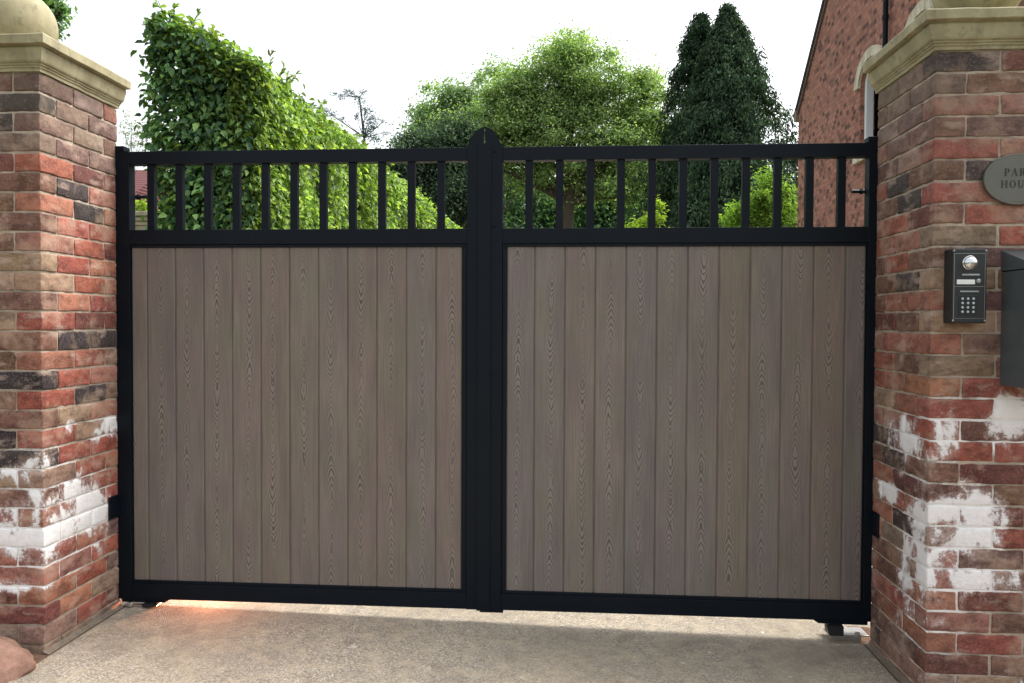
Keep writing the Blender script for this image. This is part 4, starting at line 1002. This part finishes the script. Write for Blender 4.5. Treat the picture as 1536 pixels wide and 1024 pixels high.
# small shrub, bare-ish birch, pier and far house in the gap on the left
b = at(222, 0, 11); b = (b[0], b[1], -.05)
sp = [E(222, 322, 11, 27, 36), E(218, 400, 11, 36, 60)]
tree('golden_shrub', 'small yellow-green shrub above the stone-capped garden pier at left', 'shrub', b,
     [(0, 0, 0), (0, 0, .9), (0, 0, 1.9)], crown_clumps(b, sp, 30, .10, .18), 3200, .07, YEL, [3, 3, 2], trunk_r=.04, aspect=.5)
b = at(196, 0, 18); b = (b[0], b[1], -.05); cls = []
for px, py, r in ((190, 172, 6), (197, 185, 7), (188, 200, 8), (206, 200, 7), (215, 190, 7), (221, 204, 8), (196, 216, 9), (212, 216, 9), (226, 180, 5), (183, 186, 5)):
    p = at(px, py, 18); cls.append((p[0] - b[0], p[1] - b[1], p[2] - b[2], r * 18 / 1154. * 1.3, .9))
tree('young_birch', 'thin wispy young tree with few leaves in the gap between left pillar and hedge', 'tree', b,
     [(0, 0, 0), (0, 0, 2.5), (.02, 0, 4.6), (-.02, 0, 6.1)], cls, 520, .06, [(.26, .27, .22), (.20, .24, .16)], [1, 1], trunk_r=.016, aspect=.5)
def pier():
    r = empty('garden_pier', (-4.28, 4.1, 0), 'low brick pier with cream stone cap seen through the first bars at left', 'pier')
    MB().box(-4.52, -4.04, 3.86, 4.34, -.05, 2.12, .004).build('brickwork', HBRICK, r)
    m = MB(); m.box(-4.53, -4.03, 3.85, 4.35, 2.1205, 2.235, .006); m.box(-4.545, -4.015, 3.835, 4.365, 2.2355, 2.275, .008); m.box(-4.57, -3.99, 3.81, 4.39, 2.2755, 2.318, .008); m.box(-4.60, -3.96, 3.78, 4.42, 2.3185, 2.365, .010)
    m.build('stone_cap', m_stone('garden_stone', (.40, .35, .24), (.55, .50, .37)), r)
pier()
def farhouse():
    bx = at(190, 0, 30); r = empty('distant_house', (bx[0], bx[1], 0), 'distant house with dark red tiled roof seen through the first bars at left', 'house')
    x0, x1, y0, y1 = bx[0] - 7, bx[0] - .5, bx[1], bx[1] + 7; ze = 6.0; zr = 8.15
    MB().box(x0, x1, y0, y1, -.1, ze).build('wall', RENDERW, r)
    t = NT('red_roof_tile'); o = t.obj(); w = t.n('ShaderNodeTexWave', bands_direction='Z'); t.l(o, w.inputs[0]); w.inputs['Scale'].default_value = 2.2
    RT = t.bsdf(t.mix(t.noise(o, 9, 4), (.075, .028, .028), (.12, .045, .043)), .8, 0, t.bump(w.outputs[1], .6, .03), .2)
    m = MB(); m.prism([(y0 - .3, ze - .05), ((y0 + y1) / 2, zr), (y1 + .3, ze - .05), (y1 + .3, ze - .2), (y0 - .3, ze - .2)], x0 - .2, x1 + .2, 'x'); m.build('roof', RT, r)
    for k in range(2):
        f = MB().box(x0 + 1.5 + k * 3.4, x0 + 2.7 + k * 3.4, y0 - .03, y0 + .02, 3.2, 4.5).build('window', WHITE, r)
        MB().box(x0 + 1.6 + k * 3.4, x0 + 2.6 + k * 3.4, y0 - .045, y0 - .031, 3.3, 4.4).build('pane', bpy.data.materials['window_glass'], f)
farhouse()

# ------------------------------------------------------------------ light and camera
SUN_EL, SUN_AZ = math.radians(56), math.radians(62)     # azimuth from +Y towards +X
w = bpy.data.worlds.new('World'); scene.world = w; w.use_nodes = True; nt = w.node_tree; nt.nodes.clear()
out = nt.nodes.new('ShaderNodeOutputWorld'); bg = nt.nodes.new('ShaderNodeBackground'); sky = nt.nodes.new('ShaderNodeTexSky'); hs = nt.nodes.new('ShaderNodeHueSaturation')
sky.sky_type = 'NISHITA'; sky.sun_disc = False; sky.sun_elevation = SUN_EL; sky.sun_rotation = SUN_AZ; sky.dust_density = 6; sky.air_density = 1.3; sky.ozone_density = 1.0
hs.inputs['Saturation'].default_value = .30; hs.inputs['Value'].default_value = 1.0
nt.links.new(sky.outputs[0], hs.inputs['Color']); nt.links.new(hs.outputs[0], bg.inputs[0]); bg.inputs[1].default_value = .15; nt.links.new(bg.outputs[0], out.inputs[0])
sl = bpy.data.lights.new('sun', 'SUN'); sl.energy = 1.0; sl.angle = math.radians(35); sl.color = (1, .98, .95)
so = bpy.data.objects.new('sun', sl); link(so)
dirv = Vector((math.sin(SUN_AZ) * math.cos(SUN_EL), math.cos(SUN_AZ) * math.cos(SUN_EL), math.sin(SUN_EL)))
so.rotation_euler = dirv.to_track_quat('Z', 'Y').to_euler(); so.location = (5, 5, 12)

cd = bpy.data.cameras.new('camera'); co = bpy.data.objects.new('camera', cd); link(co); scene.camera = co
cd.sensor_width = 36; cd.lens = 1150 / 1536 * 36; cd.clip_end = 3000; cd.clip_start = .05
yaw, pit, rol = map(math.radians, (4.1, 1.34, .25))
fw = Vector((-math.sin(yaw) * math.cos(pit), math.cos(yaw) * math.cos(pit), -math.sin(pit))); rt_ = Vector((math.cos(yaw), math.sin(yaw), 0)); up = rt_.cross(fw)
r2 = rt_ * math.cos(rol) + up * math.sin(rol); u2 = -rt_ * math.sin(rol) + up * math.cos(rol)
M = Matrix(((r2.x, u2.x, -fw.x, 0), (r2.y, u2.y, -fw.y, -3.29), (r2.z, u2.z, -fw.z, 1.31), (0, 0, 0, 1)))
co.matrix_world = M

vs = scene.view_settings; vs.view_transform = 'Standard'; vs.look = 'None'; vs.gamma = 1; vs.exposure = 1.5
scene.cycles.max_bounces = 8
